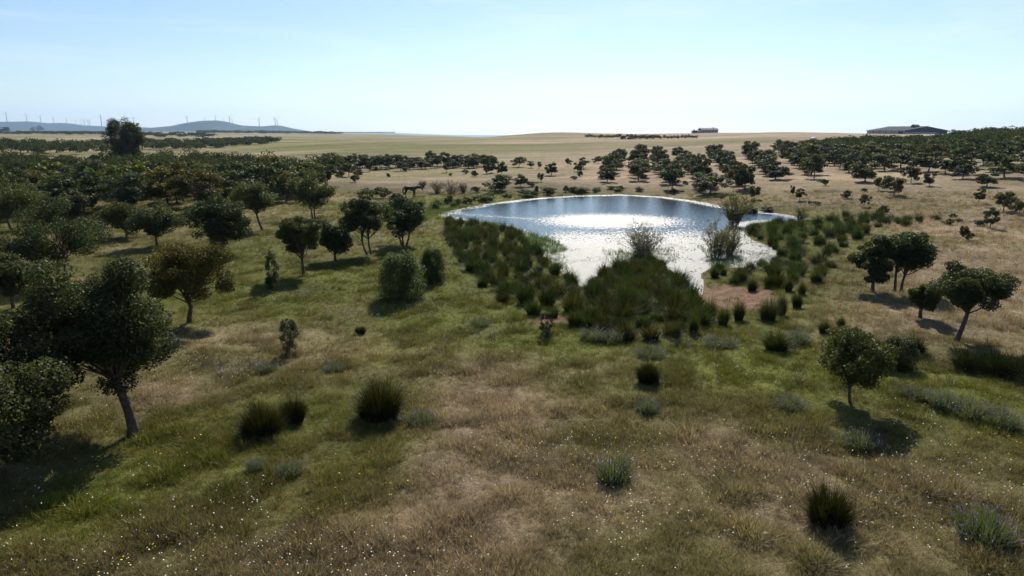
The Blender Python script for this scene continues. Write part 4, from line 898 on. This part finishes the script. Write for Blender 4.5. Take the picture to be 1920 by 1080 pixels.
# ------------------------------------------------------------------ small flowers
M['daisy'] = plain('daisy_white', (.72, .71, .62), .8, .1); M['violet'] = plain('violet_petal', (.26, .21, .34), .8, .1); M['yellow'] = plain('yellow_petal', (.60, .46, .05), .8, .1)
def flowers(name, mat, n, region, size, hgt, label, seed, thr=.5, scale=3.0):
    rng = np.random.default_rng(seed); r = np.exp(rng.uniform(math.log(11), math.log(region), n)); a = np.radians(rng.uniform(-42, 42, n)); x = r * np.sin(a); y = r * np.cos(a); f = fbm(x, y, scale, 3, seed); k = (f + rng.normal(size=n) * .06 > thr) & (sdf(x, y) > 1.5); x, y = x[k], y[k]; n = len(x); z = terrain(x, y) + hgt * rng.uniform(.6, 1.2, n)
    V = []; an = np.linspace(0, 2 * np.pi, 6, endpoint=False); s = size * rng.uniform(.6, 1.3, n); tilt = rng.normal(size=(n, 2)) * .45
    ring = np.stack([np.cos(an), np.sin(an)], -1); P = np.zeros((n, 6, 3)); P[:, :, 0] = x[:, None] + ring[None, :, 0] * s[:, None] / 2; P[:, :, 1] = y[:, None] + ring[None, :, 1] * s[:, None] / 2; P[:, :, 2] = z[:, None] + (ring[None, :, 0] * tilt[:, :1] + ring[None, :, 1] * tilt[:, 1:]) * s[:, None] / 2
    o = ob(name, mesh_np(name, P.reshape(-1, 3), [np.arange(6 * n).reshape(n, 6)], mat)); tag(o, label, 'flowers', kind='stuff')
flowers('white_flowers', M['daisy'], 6500, 30, .026, .2, 'small white flowers sprinkled through the dry meadow', 81, .58)
flowers('yellow_flowers', M['yellow'], 2500, 40, .035, .25, 'tiny yellow flowers scattered in the meadow grass', 82, .6)
def violet_patch():
    rng = np.random.default_rng(83); cs = [(790, 585, 60, 14), (660, 605, 90, 14), (560, 560, 60, 10), (880, 640, 60, 12), (1290, 650, 80, 10), (430, 700, 60, 12)]; P = []
    for px, py, rx, ry in cs:
        cx, cy2 = gp(px, py); x1, _ = gp(px + rx, py); _, y1 = gp(px, py - ry); n = 160; P.append(np.stack([cx + rng.normal(size=n) * abs(x1 - cx) * .6, cy2 + rng.normal(size=n) * abs(y1 - cy2) * .8], -1))
    P = np.concatenate(P); z = terrain(P[:, 0], P[:, 1]) + rng.uniform(.18, .36, len(P)); P3 = np.concatenate([P, z[:, None]], 1); V, F = leaf_quads(rng, P3, norm(rng.normal(size=(len(P), 3)) + np.array([0, -.4, .5])), .07, .035); o = ob('violet_flowers', mesh_np('violet_flowers', V, [F], M['violet'])); tag(o, 'drifts of small violet flowers across the meadow', 'flowers', kind='stuff')
violet_patch()

# ------------------------------------------------------------------ reeds and floating weed in the shallows
def reeds():
    rng = np.random.default_rng(91); A = Acc(); polys = [([(868,412),(930,421),(985,436),(1040,452),(1065,468),(1040,478),(1000,468),(975,452),(930,430)], 620, .75), ([(1010,470),(1060,480),(1068,515),(1050,505)], 140, .45), ([(1130,470),(1260,465),(1275,490),(1230,500),(1140,500)], 260, .55), ([(1320,470),(1390,470),(1400,500),(1330,500)], 180, .55), ([(1395,425),(1540,416),(1560,430),(1500,450),(1420,445)], 520, .7), ([(1400,470),(1470,478),(1440,498),(1400,498)], 100, .4), ([(760,398),(820,392),(905,384),(905,389),(830,404),(770,410)], 320, .55)]
    for poly, n, h in polys:
        W_ = wpoly(poly); p = np.array(W_); X = rng.uniform(p.min(0), p.max(0), (n * 8, 2)); X = X[inpoly(X[:, 0], X[:, 1], W_)][:n]
        for (x, y), z in zip(X, np.maximum(terrain(X[:, 0], X[:, 1]), -.1)):
            V, F = blades(rng, 12, h * rng.uniform(.6, 1.2), .22, .16, .022, .5, .2); V = V + np.array([x, y, z]); A.add(V, F, np.clip(.5 + rng.normal() * .2 + rng.normal(size=len(F)) * .1, 0, 1))
    o = ob('reeds', A.mesh('reeds', M['reed'])); tag(o, 'green reeds standing in the pond shallows', 'reeds', kind='stuff')
    # floating weed; white flecks paint its flowers and the sun glint
    n = 60000; lo, hi = POND.min(0), POND.max(0); X = rng.uniform(lo, hi, (n, 2)); s = sdf(X[:, 0], X[:, 1]); f = fbm(X[:, 0], X[:, 1], 2.4, 4, 14); sh = 1 - sstep(58, 68, X[:, 1]); dens = np.maximum(.55 * sh * sstep(.42, .62, f), (1 - sstep(.3, 1.7, -s)) * sstep(.35, .55, f)); X = X[(s < -.05) & (rng.random(n) < dens)]; n = len(X)
    P = np.concatenate([X, rng.uniform(.008, .03, (n, 1))], 1); Nv = norm(rng.normal(size=(n, 3)) * .25 + np.array([0, 0, 1])); sz = rng.uniform(.08, .22, n); V, F = leaf_quads(rng, P, Nv, sz, sz * .6); o = ob('floating_weed', mesh_np('floating_weed', V, [F], M['reed'], rng.random(n))); tag(o, 'floating green weed along the pond rim and shallows', 'water weed', kind='stuff')
    k = rng.random(n) < .6; P2 = P[k] + np.array([.03, .02, .03]); n = len(P2); V, F = leaf_quads(rng, P2, norm(rng.normal(size=(n, 3)) * .5 + np.array([0, -.2, 1])), .07, .06); o = ob('flower_glint_flecks', mesh_np('flower_glint_flecks', V, [F], M['daisy'])); tag(o, 'tiny white flecks painting flowers and sun glint on the floating pond weed', 'flowers', kind='stuff')
reeds()

# ------------------------------------------------------------------ haze
def haze():
    me = bpy.data.meshes.new('haze'); bm = bmesh.new(); box(bm, -15500, 15500, -15500, 15500, -110, 420); bm.to_mesh(me); bm.free()
    m, t, o = nmat('haze_air'); v = N(t, 'ShaderNodeVolumePrincipled'); v.inputs['Color'].default_value = (.42, .65, 1.0, 1); v.inputs['Density'].default_value = 5.5e-5; v.inputs['Anisotropy'].default_value = .38
    t.links.new(v.outputs[0], o.inputs['Volume']); me.materials.append(m); tag(ob('haze', me), 'pale blue distance haze', 'haze', kind='stuff')
haze()
